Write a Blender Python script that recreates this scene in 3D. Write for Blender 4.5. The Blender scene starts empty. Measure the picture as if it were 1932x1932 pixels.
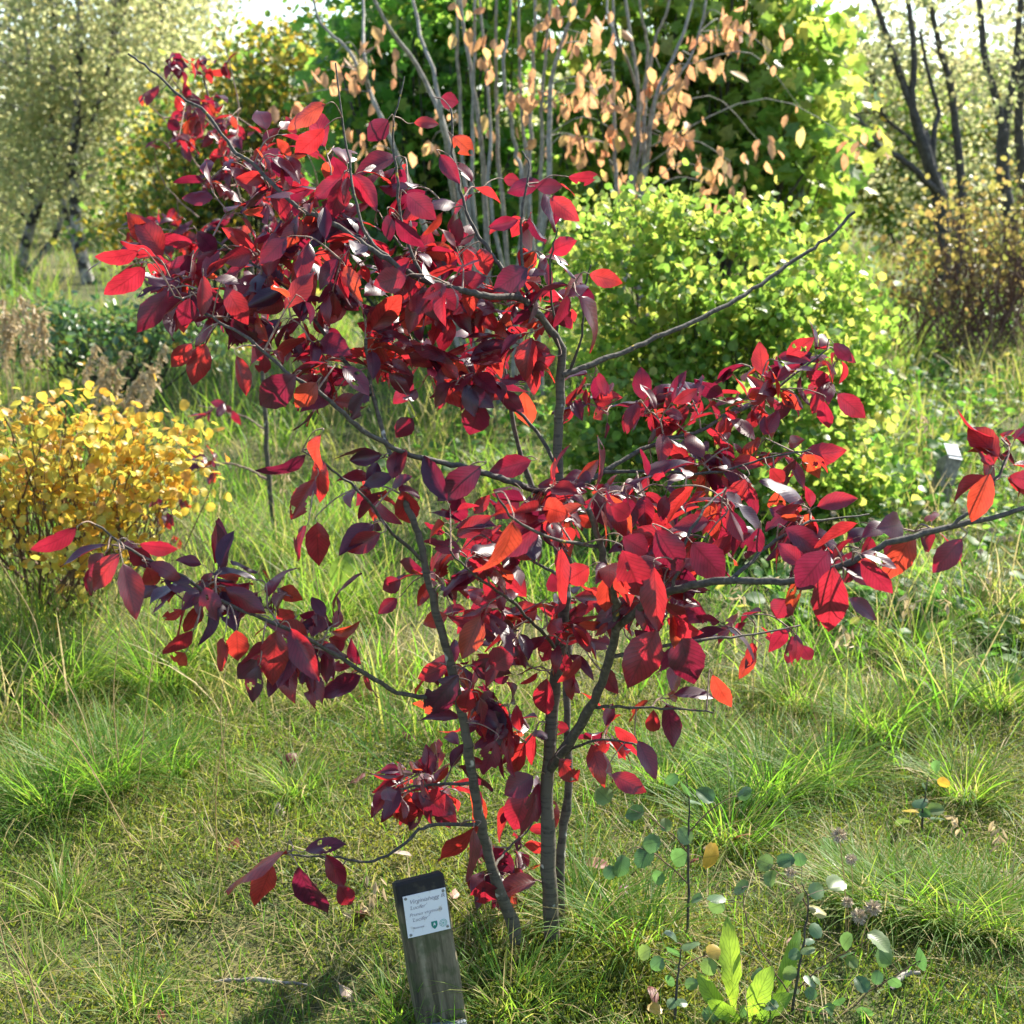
import bpy, math, random
import numpy as np
from mathutils import Matrix, Vector

# ------------------------------------------------------------------ camera, sky, sun, exposure
S = bpy.context.scene
C = S.collection
R = math.radians
PITCH = R(14.0)
CAM = np.array([0.0, 0.0, 1.6])
FP = 2655.0                                   # focal length in 1932-pixel picture units
cam_d = bpy.data.cameras.new('camera')
cam = bpy.data.objects.new('camera', cam_d); C.objects.link(cam)
cam.location = CAM; cam.rotation_euler = (R(90) - PITCH, 0, 0)
cam_d.sensor_width = 36; cam_d.sensor_fit = 'HORIZONTAL'
cam_d.lens = 36 * FP / 1932.0
cam_d.clip_start = 0.05; cam_d.clip_end = 2000
cam_d.dof.use_dof = True; cam_d.dof.focus_distance = 2.75; cam_d.dof.aperture_fstop = 6.5
S.camera = cam
SUN_AZ, SUN_EL = R(42), R(42)                  # from +Y towards +X
w = bpy.data.worlds.new('World'); S.world = w; w.use_nodes = True
wn = w.node_tree
bg = wn.nodes['Background']
sky = wn.nodes.new('ShaderNodeTexSky'); sky.sky_type = 'NISHITA'; sky.sun_disc = False
sky.sun_elevation = SUN_EL; sky.sun_rotation = SUN_AZ; sky.air_density = 1.0; sky.dust_density = 0.6; sky.ozone_density = 1.0
wn.links.new(sky.outputs[0], bg.inputs[0]); bg.inputs[1].default_value = 0.12
sl = bpy.data.lights.new('sun', 'SUN'); sl.energy = 5.0; sl.angle = R(0.55); sl.color = (1.0, 0.93, 0.80)
so = bpy.data.objects.new('sun', sl); C.objects.link(so)
sd = Vector((math.sin(SUN_AZ) * math.cos(SUN_EL), math.cos(SUN_AZ) * math.cos(SUN_EL), math.sin(SUN_EL)))
so.rotation_euler = sd.to_track_quat('Z', 'Y').to_euler(); so.location = (8, 8, 9)
S.view_settings.view_transform = 'Standard'; S.view_settings.look = 'None'
S.view_settings.exposure = 1.52; S.view_settings.gamma = 1.0
S.cycles.use_denoising = True
S.cycles.max_bounces = 8; S.cycles.transmission_bounces = 6; S.cycles.diffuse_bounces = 4; S.cycles.transparent_max_bounces = 8

rng = np.random.default_rng(11)
U = rng.uniform
def nrm(v): return v / (np.linalg.norm(v, axis=-1, keepdims=True) + 1e-9)

# ------------------------------------------------------------------ pixels (1932 wide) to places
def ray(px, py):
    dx = (px - 966.0) / FP; dy = (966.0 - py) / FP
    c, s = math.cos(PITCH), math.sin(PITCH)
    return np.array([dx, c + dy * s, -s + dy * c])
def at(px, py, Y):
    d = ray(px, py); return CAM + d * (Y / d[1])
_ph = np.random.default_rng(5).uniform(0, 6.28, (12, 3)); _fr = np.random.default_rng(6).normal(0, 1, (12, 2))
def noise2(x, y, f=1.0, k0=0):
    s = 0
    for k in range(6):
        a = _fr[(k + k0) % 12]; s = s + np.sin((a[0] * x + a[1] * y) * f * (1 + .35 * k) + _ph[(k + k0) % 12, k0 % 3]) / (1 + .25 * k)
    return s / 2.6
def gz(x, y):
    x = np.asarray(x, float); y = np.asarray(y, float)
    return .018 * noise2(x, y, 1.6) + .012 * noise2(x, y, 5, 3) * np.clip(8 - y, 0, 1) + .004 * np.clip(y - 9, 0, 60)
def ground(px, py):
    d = ray(px, py); p = CAM + d * (CAM[2] / -d[2])
    for _ in range(4):
        t = (CAM[2] - float(gz(p[0], p[1]))) / -d[2]; p = CAM + d * t
    return p
CO = {'A': (0, 0), 'B': (830, 0), 'C': (1660, 0), 'D': (0, 830), 'E': (830, 830), 'F': (1660, 830), 'G': (0, 1660), 'H': (830, 1660), 'I': (1660, 1660)}
def cp(k, x, y): return CO[k][0] * .75469 + x * .35155, CO[k][1] * .75469 + y * .35155

# ------------------------------------------------------------------ object helpers
def link(name, mesh, mat=None, parent=None, kind=None):
    o = bpy.data.objects.new(name, mesh); C.objects.link(o)
    if mat and mesh and not mesh.materials: mesh.materials.append(mat)
    if parent: o.parent = parent
    if kind: o['kind'] = kind
    return o
def tag(o, label, cat, group=None):
    o['label'] = label; o['category'] = cat
    if group: o['group'] = group
    return o
def thing(name, label, cat, loc, group=None):
    o = bpy.data.objects.new(name, None); C.objects.link(o); o.location = [float(v) for v in loc]
    o.empty_display_size = .1
    return tag(o, label, cat, group)

class MB:
    def __init__(s): s.v = []; s.q = []; s.t = []; s.r = []; s.u = []; s.n = 0
    def add(s, V, quads=None, tris=None, rnd=None, uv=None):
        V = np.asarray(V, float).reshape(-1, 3); n = len(V)
        if quads is not None and len(quads): s.q.append(np.asarray(quads, int) + s.n)
        if tris is not None and len(tris): s.t.append(np.asarray(tris, int) + s.n)
        s.v.append(V)
        s.r.append(np.broadcast_to(np.asarray(0. if rnd is None else rnd, float), (n,)))
        s.u.append(np.zeros((n, 2)) if uv is None else np.asarray(uv, float).reshape(-1, 2))
        s.n += n
    def mesh(s, name, off=(0, 0, 0), smooth=True):
        V = np.concatenate(s.v) - np.asarray(off, float)
        q = np.concatenate(s.q) if s.q else np.zeros((0, 4), int); t = np.concatenate(s.t) if s.t else np.zeros((0, 3), int)
        m = bpy.data.meshes.new(name)
        m.vertices.add(len(V)); m.vertices.foreach_set('co', V.astype(np.float32).ravel())
        loops = np.concatenate([q.ravel(), t.ravel()]); m.loops.add(len(loops)); m.loops.foreach_set('vertex_index', loops.astype(np.int32))
        tot = np.concatenate([np.full(len(q), 4), np.full(len(t), 3)]); st = np.concatenate([[0], np.cumsum(tot)[:-1]])
        m.polygons.add(len(tot)); m.polygons.foreach_set('loop_start', st.astype(np.int32)); m.polygons.foreach_set('loop_total', tot.astype(np.int32))
        m.polygons.foreach_set('use_smooth', np.full(len(tot), smooth))
        a = m.attributes.new('rnd', 'FLOAT', 'POINT'); a.data.foreach_set('value', np.concatenate(s.r).astype(np.float32))
        b = m.attributes.new('luv', 'FLOAT2', 'POINT'); b.data.foreach_set('vector', np.concatenate(s.u).astype(np.float32).ravel())
        m.update(calc_edges=True)
        return m
    def tube(s, P, r, sides=7, rnd=0., cap=True):
        P = np.asarray(P, float); n = len(P); r = np.broadcast_to(np.asarray(r, float), (n,))
        T = nrm(np.gradient(P, axis=0)); up = np.array([0.31, .93, .2]) if abs(T[0][2]) > .7 else np.array([0., 0, 1])
        A = nrm(np.cross(T, up)); B = np.cross(T, A); th = np.arange(sides) * 2 * math.pi / sides
        V = P[:, None] + r[:, None, None] * (np.cos(th)[None, :, None] * A[:, None] + np.sin(th)[None, :, None] * B[:, None])
        i = np.arange(n - 1)[:, None] * sides; j = np.arange(sides)[None]; k = (j + 1) % sides
        q = np.stack([i + j, i + k, i + sides + k, i + sides + j], -1).reshape(-1, 4)
        L = np.concatenate([[0], np.cumsum(np.linalg.norm(np.diff(P, axis=0), axis=1))])
        uv = np.stack([np.broadcast_to(th / 6.28, (n, sides)), np.broadcast_to(L[:, None], (n, sides))], -1)
        s.add(V, q, None, rnd, uv)
        if cap:
            s.add(np.vstack([V[-1], P[-1:] + T[-1:] * r[-1] * .5]), None, [(a, (a + 1) % sides, sides) for a in range(sides)], rnd)
    def box(s, c, h, rnd=0.):
        c = np.asarray(c, float); V = np.array([(x, y, z) for x in (-1, 1) for y in (-1, 1) for z in (-1, 1)], float) * np.asarray(h) + c
        s.add(V, [(0, 1, 3, 2), (4, 6, 7, 5), (0, 4, 5, 1), (2, 3, 7, 6), (0, 2, 6, 4), (1, 5, 7, 3)], None, rnd)
    def inst(s, T, pos, X, Y, Z, rnd):
        """many copies of a template: T=(V,quads,tris,uv); X,Y,Z (N,3) axes already scaled"""
        V, q, t, uv = T; N = len(pos); n = len(V)
        W = pos[:, None] + V[None, :, 0:1] * X[:, None] + V[None, :, 1:2] * Y[:, None] + V[None, :, 2:3] * Z[:, None]
        o = (np.arange(N) * n)[:, None, None]
        qq = (np.asarray(q)[None] + o).reshape(-1, 4) if len(q) else None
        tt = (np.asarray(t)[None] + o).reshape(-1, 3) if len(t) else None
        s.add(W, qq, tt, np.repeat(np.broadcast_to(rnd, (N,)), n), np.tile(uv, (N, 1)))

def smooth_path(P, n=6, jit=0.0):
    P = np.asarray(P, float); m = len(P); out = []
    Q = np.vstack([2 * P[0] - P[1], P, 2 * P[-1] - P[-2]])
    for i in range(m - 1):
        p0, p1, p2, p3 = Q[i:i + 4]
        for t in np.arange(n) / n:
            out.append(.5 * (2 * p1 + (p2 - p0) * t + (2 * p0 - 5 * p1 + 4 * p2 - p3) * t * t + (3 * p1 - p0 - 3 * p2 + p3) * t ** 3))
    out.append(P[-1]); out = np.array(out)
    if jit: out[1:-1] += rng.normal(0, jit, out[1:-1].shape)
    return out

# ------------------------------------------------------------------ materials
def mat_base(name):
    m = bpy.data.materials.new(name); m.use_nodes = True; nt = m.node_tree; nt.nodes.clear()
    return m, nt, (lambda t, **k: _node(nt, t, **k))
def _node(nt, t, **k):
    n = nt.nodes.new(t)
    for a, b in k.items(): setattr(n, a, b)
    return n
def ramp(nt, stops):
    r = nt.nodes.new('ShaderNodeValToRGB'); e = r.color_ramp.elements
    while len(e) > 1: e.remove(e[-1])
    e[0].position = stops[0][0]; e[0].color = (*stops[0][1], 1)
    for p, c in stops[1:]:
        x = e.new(p); x.color = (*c, 1)
    return r
def rnd_socket(nt):
    a = nt.nodes.new('ShaderNodeAttribute'); a.attribute_name = 'rnd'
    o = nt.nodes.new('ShaderNodeObjectInfo')
    ad = nt.nodes.new('ShaderNodeMath'); ad.operation = 'ADD'; nt.links.new(a.outputs['Fac'], ad.inputs[0]); nt.links.new(o.outputs['Random'], ad.inputs[1])
    fr = nt.nodes.new('ShaderNodeMath'); fr.operation = 'FRACT'; nt.links.new(ad.outputs[0], fr.inputs[0])
    return a.outputs['Fac'], fr.outputs[0]
def leaf_mat(name, refl, trans, tf=.45, rough=.4, spec=.5, use_obj=True, veins=0, mottle=None):
    m, nt, N = mat_base(name); L = nt.links.new
    raw, fr = rnd_socket(nt); src = fr if use_obj else raw
    r1 = ramp(nt, refl); r2 = ramp(nt, trans); L(src, r1.inputs[0]); L(src, r2.inputs[0])
    c1, c2 = r1.outputs[0], r2.outputs[0]
    tc = N('ShaderNodeNewGeometry')
    ns = N('ShaderNodeTexNoise'); ns.inputs['Scale'].default_value = 45; ns.inputs['Detail'].default_value = 3; L(tc.outputs['Position'], ns.inputs['Vector'])
    mr = N('ShaderNodeMapRange'); L(ns.outputs['Fac'], mr.inputs[0]); mr.inputs[1].default_value = .3; mr.inputs[2].default_value = .7; mr.inputs[3].default_value = .72; mr.inputs[4].default_value = 1.2
    def mul(c, f):
        x = N('ShaderNodeMix', data_type='RGBA', blend_type='MULTIPLY'); x.inputs[0].default_value = 1; L(c, x.inputs[6]); L(f, x.inputs[7]); return x.outputs[2]
    c1, c2 = mul(c1, mr.outputs[0]), mul(c2, mr.outputs[0])
    bs = N('ShaderNodeBsdfPrincipled'); bs.inputs['Roughness'].default_value = rough; bs.inputs['Specular IOR Level'].default_value = spec
    if veins:
        at_ = N('ShaderNodeAttribute', attribute_name='luv'); sp = N('ShaderNodeSeparateXYZ'); L(at_.outputs['Vector'], sp.inputs[0])
        ab = N('ShaderNodeMath', operation='ABSOLUTE'); L(sp.outputs[0], ab.inputs[0])
        sk = N('ShaderNodeMath', operation='MULTIPLY_ADD'); L(ab.outputs[0], sk.inputs[0]); sk.inputs[1].default_value = -.28; L(sp.outputs[1], sk.inputs[2])
        sc = N('ShaderNodeMath', operation='MULTIPLY'); L(sk.outputs[0], sc.inputs[0]); sc.inputs[1].default_value = 11 * 6.283
        sn = N('ShaderNodeMath', operation='SINE'); L(sc.outputs[0], sn.inputs[0])
        vn = N('ShaderNodeMapRange', interpolation_type='SMOOTHSTEP'); L(sn.outputs[0], vn.inputs[0]); vn.inputs[1].default_value = .72; vn.inputs[2].default_value = 1
        mid = N('ShaderNodeMapRange', interpolation_type='SMOOTHSTEP'); L(ab.outputs[0], mid.inputs[0]); mid.inputs[1].default_value = .02; mid.inputs[2].default_value = .09; mid.inputs[3].default_value = 1; mid.inputs[4].default_value = 0
        mx = N('ShaderNodeMath', operation='MAXIMUM'); L(vn.outputs[0], mx.inputs[0]); L(mid.outputs[0], mx.inputs[1])
        vf = N('ShaderNodeMapRange'); L(mx.outputs[0], vf.inputs[0]); vf.inputs[3].default_value = 1; vf.inputs[4].default_value = .6
        c2 = mul(c2, vf.outputs[0])
        vg = N('ShaderNodeMapRange'); L(mx.outputs[0], vg.inputs[0]); vg.inputs[3].default_value = 1; vg.inputs[4].default_value = .8
        c1 = mul(c1, vg.outputs[0])
        bp = N('ShaderNodeBump'); bp.inputs['Strength'].default_value = veins; bp.inputs['Distance'].default_value = .002; L(sn.outputs[0], bp.inputs['Height']); L(bp.outputs[0], bs.inputs['Normal'])
    L(c1, bs.inputs['Base Color'])
    tr = N('ShaderNodeBsdfTranslucent'); L(c2, tr.inputs[0])
    mixs = N('ShaderNodeMixShader'); mixs.inputs[0].default_value = tf; L(bs.outputs[0], mixs.inputs[1]); L(tr.outputs[0], mixs.inputs[2])
    out = N('ShaderNodeOutputMaterial'); L(mixs.outputs[0], out.inputs[0])
    return m
def bark_mat(name, c0, c1, c2=None, scale=60, band=0, spot=None, rough=.8):
    m, nt, N = mat_base(name); L = nt.links.new
    g = N('ShaderNodeNewGeometry'); ns = N('ShaderNodeTexNoise'); ns.inputs['Scale'].default_value = scale; ns.inputs['Detail'].default_value = 6; L(g.outputs['Position'], ns.inputs['Vector'])
    r = ramp(nt, [(.3, c0), (.55, c1), (.75, c2 or c1)]); L(ns.outputs['Fac'], r.inputs[0]); c = r.outputs[0]
    bs = N('ShaderNodeBsdfPrincipled'); bs.inputs['Roughness'].default_value = rough
    h = ns.outputs['Fac']
    if band:
        mp = N('ShaderNodeMapping'); mp.inputs['Scale'].default_value = (12, 12, band); L(g.outputs['Position'], mp.inputs[0])
        n2 = N('ShaderNodeTexNoise'); n2.inputs['Scale'].default_value = 1; n2.inputs['Detail'].default_value = 3; L(mp.outputs[0], n2.inputs['Vector'])
        rr = ramp(nt, [(.42, (0, 0, 0)), (.52, (1, 1, 1))]); L(n2.outputs['Fac'], rr.inputs[0])
        mx = N('ShaderNodeMix', data_type='RGBA', blend_type='MIX'); L(rr.outputs[0], mx.inputs[0]); L(c, mx.inputs[6]); mx.inputs[7].default_value = (*[min(1, x * 1.45) for x in c1], 1); c = mx.outputs[2]
    if spot:
        n3 = N('ShaderNodeTexNoise'); n3.inputs['Scale'].default_value = spot[1]; n3.inputs['Detail'].default_value = 2; L(g.outputs['Position'], n3.inputs['Vector'])
        rs = ramp(nt, [(spot[2], (0, 0, 0)), (spot[2] + .04, (1, 1, 1))]); L(n3.outputs['Fac'], rs.inputs[0])
        mx = N('ShaderNodeMix', data_type='RGBA', blend_type='MIX'); L(rs.outputs[0], mx.inputs[0]); L(c, mx.inputs[6]); mx.inputs[7].default_value = (*spot[0], 1); c = mx.outputs[2]
    L(c, bs.inputs['Base Color'])
    b = N('ShaderNodeBump'); b.inputs['Strength'].default_value = .5; b.inputs['Distance'].default_value = .004; L(h, b.inputs['Height']); L(b.outputs[0], bs.inputs['Normal'])
    o = N('ShaderNodeOutputMaterial'); L(bs.outputs[0], o.inputs[0]); return m
def plain_mat(name, col, rough=.6, metal=0, var=.25, scale=80):
    m, nt, N = mat_base(name); L = nt.links.new
    g = N('ShaderNodeNewGeometry'); ns = N('ShaderNodeTexNoise'); ns.inputs['Scale'].default_value = scale; ns.inputs['Detail'].default_value = 4; L(g.outputs['Position'], ns.inputs['Vector'])
    r = ramp(nt, [(.3, [c * (1 - var) for c in col]), (.7, [min(1, c * (1 + var)) for c in col])]); L(ns.outputs['Fac'], r.inputs[0])
    bs = N('ShaderNodeBsdfPrincipled'); bs.inputs['Roughness'].default_value = rough; bs.inputs['Metallic'].default_value = metal
    L(r.outputs[0], bs.inputs['Base Color']); o = N('ShaderNodeOutputMaterial'); L(bs.outputs[0], o.inputs[0]); return m

M = {}
M['red'] = leaf_mat('red_leaf', [(0, (.032, .014, .036)), (.4, (.042, .013, .034)), (.75, (.06, .013, .026)), (1, (.10, .016, .018))],
                    [(0, (.16, .008, .034)), (.25, (.34, .013, .04)), (.55, (.58, .025, .042)), (.85, (.74, .045, .038)), (1, (.8, .10, .035))], tf=.44, rough=.42, spec=.9, veins=.05)  # purple bases also hold bluish sky sheen; low transmission stands in for shade
M['yellow'] = leaf_mat('yellow_leaf', [(0, (.36, .36, .07)), (.35, (.55, .44, .07)), (.7, (.60, .38, .05)), (1, (.52, .24, .04))],
                       [(0, (.55, .6, .1)), (.35, (.85, .7, .1)), (.7, (.88, .56, .07)), (1, (.8, .36, .05))], tf=.45, rough=.45)
M['lime'] = leaf_mat('lime_leaf', [(0, (.07, .14, .03)), (.35, (.12, .22, .04)), (.75, (.20, .28, .05)), (1, (.32, .30, .06))],
                     [(0, (.25, .46, .06)), (.35, (.42, .66, .09)), (.75, (.62, .74, .13)), (1, (.78, .68, .15))], tf=.5, rough=.42)
M['green'] = leaf_mat('green_leaf', [(0, (.03, .08, .02)), (.5, (.05, .13, .025)), (.85, (.09, .17, .03)), (1, (.22, .22, .04))],
                      [(0, (.18, .46, .05)), (.5, (.3, .64, .08)), (.85, (.5, .7, .1)), (1, (.75, .66, .12))], tf=.5, rough=.42)
M['birch'] = leaf_mat('birch_leaf', [(0, (.10, .13, .045)), (.4, (.18, .21, .07)), (.75, (.29, .28, .11)), (1, (.44, .36, .12))],
                      [(0, (.46, .54, .2)), (.4, (.66, .7, .3)), (.75, (.8, .78, .4)), (1, (.9, .78, .34))], tf=.5, rough=.45)  # pale leaf colours also imitate lens glare over the background trees
M['gold'] = leaf_mat('gold_green_leaf', [(0, (.04, .08, .02)), (.45, (.07, .12, .025)), (.7, (.22, .19, .03)), (1, (.42, .27, .03))],
                     [(0, (.2, .4, .06)), (.45, (.36, .52, .09)), (.7, (.72, .58, .08)), (1, (.88, .56, .06))], tf=.5, rough=.45)
M['peach'] = leaf_mat('peach_leaf', [(0, (.42, .24, .12)), (.4, (.5, .27, .13)), (.75, (.45, .2, .1)), (1, (.55, .42, .14))],
                      [(0, (.8, .42, .2)), (.4, (.85, .5, .24)), (.75, (.75, .32, .16)), (1, (.85, .7, .25))], tf=.5, rough=.5)
M['sap'] = leaf_mat('seedling_leaf', [(0, (.07, .13, .065)), (.5, (.10, .17, .08)), (.9, (.14, .19, .07)), (.96, (.45, .33, .05)), (1, (.55, .3, .05))],
                    [(0, (.15, .34, .08)), (.5, (.2, .42, .1)), (.9, (.35, .5, .1)), (.96, (.8, .55, .06)), (1, (.85, .5, .06))], tf=.35, rough=.38, spec=.6, veins=.05)
M['ochre'] = leaf_mat('ochre_leaf', [(0, (.10, .11, .03)), (.5, (.19, .16, .05)), (1, (.28, .17, .06))], [(0, (.34, .38, .08)), (.5, (.55, .46, .12)), (1, (.6, .4, .13))], tf=.45, rough=.5)
M['herb'] = leaf_mat('herb_leaf', [(0, (.035, .09, .025)), (.5, (.06, .14, .03)), (.85, (.11, .18, .04)), (1, (.25, .24, .06))],
                     [(0, (.12, .34, .05)), (.5, (.22, .5, .06)), (.85, (.4, .6, .08)), (1, (.65, .6, .12))], tf=.45, rough=.5, spec=.25)
M['dandelion'] = leaf_mat('dandelion_leaf', [(0, (.09, .2, .03)), (1, (.14, .26, .04))], [(0, (.35, .65, .05)), (1, (.5, .72, .06))], tf=.5, rough=.4, veins=.2)
GR = [(0, (.03, .075, .015)), (.22, (.06, .14, .02)), (.45, (.10, .19, .03)), (.6, (.17, .20, .045)), (.78, (.30, .25, .10)), (1, (.48, .38, .2))]
GT = [(0, (.12, .34, .03)), (.22, (.25, .58, .04)), (.45, (.42, .68, .06)), (.6, (.55, .6, .1)), (.78, (.6, .5, .2)), (1, (.72, .58, .32))]
M['grass'] = leaf_mat('grass_blade', GR, GT, tf=.42, rough=.5, spec=.25, use_obj=False)
M['moss'] = leaf_mat('moss', [(0, (.05, .085, .015)), (.5, (.11, .14, .02)), (1, (.21, .20, .03))], [(0, (.15, .26, .03)), (.5, (.32, .4, .04)), (1, (.5, .46, .06))], tf=.35, rough=.6, use_obj=False)
M['straw'] = leaf_mat('straw', [(0, (.40, .29, .14)), (1, (.55, .42, .24))], [(0, (.6, .45, .24)), (1, (.75, .6, .36))], tf=.3, rough=.5)
M['fallen'] = leaf_mat('fallen_leaf', [(0, (.10, .02, .02)), (.4, (.22, .06, .04)), (.7, (.36, .2, .14)), (1, (.42, .33, .27))], [(0, (.4, .04, .03)), (.5, (.5, .15, .08)), (1, (.5, .35, .25))], tf=.25, rough=.55)
M['trunk'] = bark_mat('cherry_bark', (.032, .027, .02), (.066, .056, .04), (.13, .112, .08), scale=110, band=150, spot=((.42, .42, .36), 26, .66))
M['branch'] = bark_mat('cherry_branch_bark', (.035, .03, .024), (.075, .066, .05), (.14, .125, .09), scale=120, spot=((.40, .30, .03), 40, .70))
M['twig'] = bark_mat('cherry_twig', (.14, .08, .06), (.28, .19, .14), (.42, .33, .26), scale=90)  # paleness includes sunlight on the twigs, put into the bark colour
M['grey_bark'] = bark_mat('grey_smooth_bark', (.14, .13, .11), (.26, .245, .21), (.38, .36, .31), scale=30)
M['birch_bark'] = bark_mat('birch_bark', (.10, .085, .075), (.3, .28, .25), (.55, .52, .47), scale=9, spot=((.03, .025, .022), 5, .5))
M['dark_bark'] = bark_mat('dark_bark', (.03, .025, .022), (.065, .055, .045), (.13, .115, .095), scale=25)
M['brown_stem'] = bark_mat('brown_stem', (.07, .035, .025), (.14, .075, .05), (.22, .13, .09), scale=40)
M['seed'] = plain_mat('seed_head', (.55, .46, .34), .9, var=.4, scale=400)

# ------------------------------------------------------------------ ground
def build_ground():
    m, nt, N = mat_base('meadow_soil'); L = nt.links.new
    g = N('ShaderNodeNewGeometry'); n1 = N('ShaderNodeTexNoise'); n1.inputs['Scale'].default_value = 2.2; n1.inputs['Detail'].default_value = 8; L(g.outputs['Position'], n1.inputs['Vector'])
    r = ramp(nt, [(.3, (.045, .055, .015)), (.48, (.08, .09, .02)), (.62, (.12, .115, .03)), (.75, (.15, .13, .05))]); L(n1.outputs['Fac'], r.inputs[0])
    n2 = N('ShaderNodeTexNoise'); n2.inputs['Scale'].default_value = 70; n2.inputs['Detail'].default_value = 6; L(g.outputs['Position'], n2.inputs['Vector'])
    mr = N('ShaderNodeMapRange'); L(n2.outputs['Fac'], mr.inputs[0]); mr.inputs[1].default_value = .3; mr.inputs[2].default_value = .7; mr.inputs[3].default_value = .4; mr.inputs[4].default_value = 1.3
    x = N('ShaderNodeMix', data_type='RGBA', blend_type='MULTIPLY'); x.inputs[0].default_value = 1; L(r.outputs[0], x.inputs[6]); L(mr.outputs[0], x.inputs[7])
    bs = N('ShaderNodeBsdfPrincipled'); bs.inputs['Roughness'].default_value = .95; L(x.outputs[2], bs.inputs['Base Color'])
    b = N('ShaderNodeBump'); b.inputs['Strength'].default_value = 1; b.inputs['Distance'].default_value = .02; L(n2.outputs['Fac'], b.inputs['Height']); L(b.outputs[0], bs.inputs['Normal'])
    o = N('ShaderNodeOutputMaterial'); L(bs.outputs[0], o.inputs[0])
    ys = np.concatenate([np.linspace(-6, 1, 8), np.linspace(1.1, 9, 120), np.geomspace(9.2, 600, 50)])
    t = np.linspace(-1, 1, 121); b = MB()
    X = np.sign(t)[None] * (np.abs(t)[None] * 6 + np.abs(t)[None] ** 6 * 600) + 0 * ys[:, None]; Y = ys[:, None] + 0 * t[None]
    V = np.stack([X, Y, gz(X, np.minimum(Y, 60))], -1); n = len(t)
    i = np.arange(len(ys) - 1)[:, None] * n + np.arange(n - 1)[None]
    b.add(V, np.stack([i, i + 1, i + n + 1, i + n], -1).reshape(-1, 4))
    link('ground', b.mesh('ground'), m, None, 'structure')
build_ground()

# ------------------------------------------------------------------ leaf templates (base at 0, along +Y, width X, normal Z)
def big_leaf(nl=10, nw=4, wide=.46, fold=.25, curl=.15, droop=.2, hole=None, seed=0, tipp=1.0, serr=.03, shape='ell', wave=.02):
    g = np.random.default_rng(seed); ts = np.linspace(0, 1, nl + 1); V = []; uv = []
    for i, t in enumerate(ts):
        if shape == 'ell': wd = math.sin(math.pi * min(1, t ** .93)) ** .85 * (1 - .18 * t ** 3)
        elif shape == 'round': wd = math.sqrt(max(0, 1 - (2 * t - 1) ** 2)) ** .9 * (1.08 - .25 * t)
        else: wd = (math.sin(math.pi * min(1, (t ** 1.5))) ** .8 * .9 + .1 * (1 - t)) * (1 + .12 * math.sin(t * 40))
        wd = max(wd, .02 if 0 < t < 1 else .004) * wide / 2
        for j in range(nw + 1):
            u = -1 + 2 * j / nw
            edge = abs(u) == 1
            x = u * wd * (1 + (serr * (1 if i % 2 else -1) + g.normal(0, serr * .5) if edge else 0))
            z = abs(u) * wd * fold - (u * u) * wd * curl - droop * t * t + wave * math.sin(t * 9 + u * 2 + seed) * abs(u)
            y = t - .22 * abs(u) * 0 - droop * .35 * t * t
            V.append((x, y, z)); uv.append((u, t))
    q = []
    for i in range(nl):
        for j in range(nw):
            a = i * (nw + 1) + j; q.append((a, a + 1, a + nw + 2, a + nw + 1))
    V = np.array(V); uv = np.array(uv)
    if hole:
        cen = np.array([[sum(uv[k][0] for k in f) / 4, sum(uv[k][1] for k in f) / 4] for f in q]); keep = np.ones(len(q), bool)
        for (hu, ht, hr) in hole:
            d = np.hypot((cen[:, 0] - hu) * .3, cen[:, 1] - ht) + g.normal(0, .012, len(q)); keep &= d > hr
        q = [f for f, k in zip(q, keep) if k]
        used = sorted({k for f in q for k in f}); mp = {k: i for i, k in enumerate(used)}
        V = V[used]; uv = uv[used]; q = [tuple(mp[k] for k in f) for f in q]
    return V, np.array(q), np.zeros((0, 3), int), uv
RED_T = [big_leaf(10, 4, .47, .28, .10, .16, seed=1), big_leaf(10, 4, .5, .42, .25, .30, seed=2), big_leaf(10, 4, .44, .65, .1, .10, seed=3),
         big_leaf(10, 4, .5, .15, .35, .22, seed=4, wave=.035), big_leaf(10, 4, .48, .9, .3, .35, seed=5), big_leaf(10, 4, .46, .2, .55, .12, seed=6, wave=.04),
         big_leaf(10, 4, .52, .35, .05, .05, seed=7), big_leaf(10, 4, .45, .5, .45, .5, seed=8, wave=.03),
         big_leaf(20, 8, .5, .3, .15, .2, hole=[(.4, .55, .09), (-.5, .35, .07)], seed=9), big_leaf(20, 8, .5, .25, .2, .25, hole=[(1.0, .6, .16), (-.9, .8, .13), (.2, .3, .05)], seed=10),
         big_leaf(20, 8, .48, .5, .2, .15, hole=[(-1, .45, .2), (.5, .75, .08)], seed=12), big_leaf(20, 8, .48, .3, .3, .3, hole=[(0, 1, .25), (.9, .4, .12)], seed=13)]
HEX = (np.array([(0, 0, 0), (.27, .3, .06), (.25, .68, .05), (0, 1, -.08), (-.25, .68, .05), (-.27, .3, .06)], float), np.array([(0, 1, 2, 3), (0, 3, 4, 5)]), np.zeros((0, 3), int), np.array([(0, 0), (1, .3), (1, .7), (0, 1), (-1, .7), (-1, .3)], float))
HEXR = (np.array([(0, 0, 0), (.4, .25, .07), (.4, .7, .05), (0, 1, -.05), (-.4, .7, .05), (-.4, .25, .07)], float), HEX[1], HEX[2], HEX[3])
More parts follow.
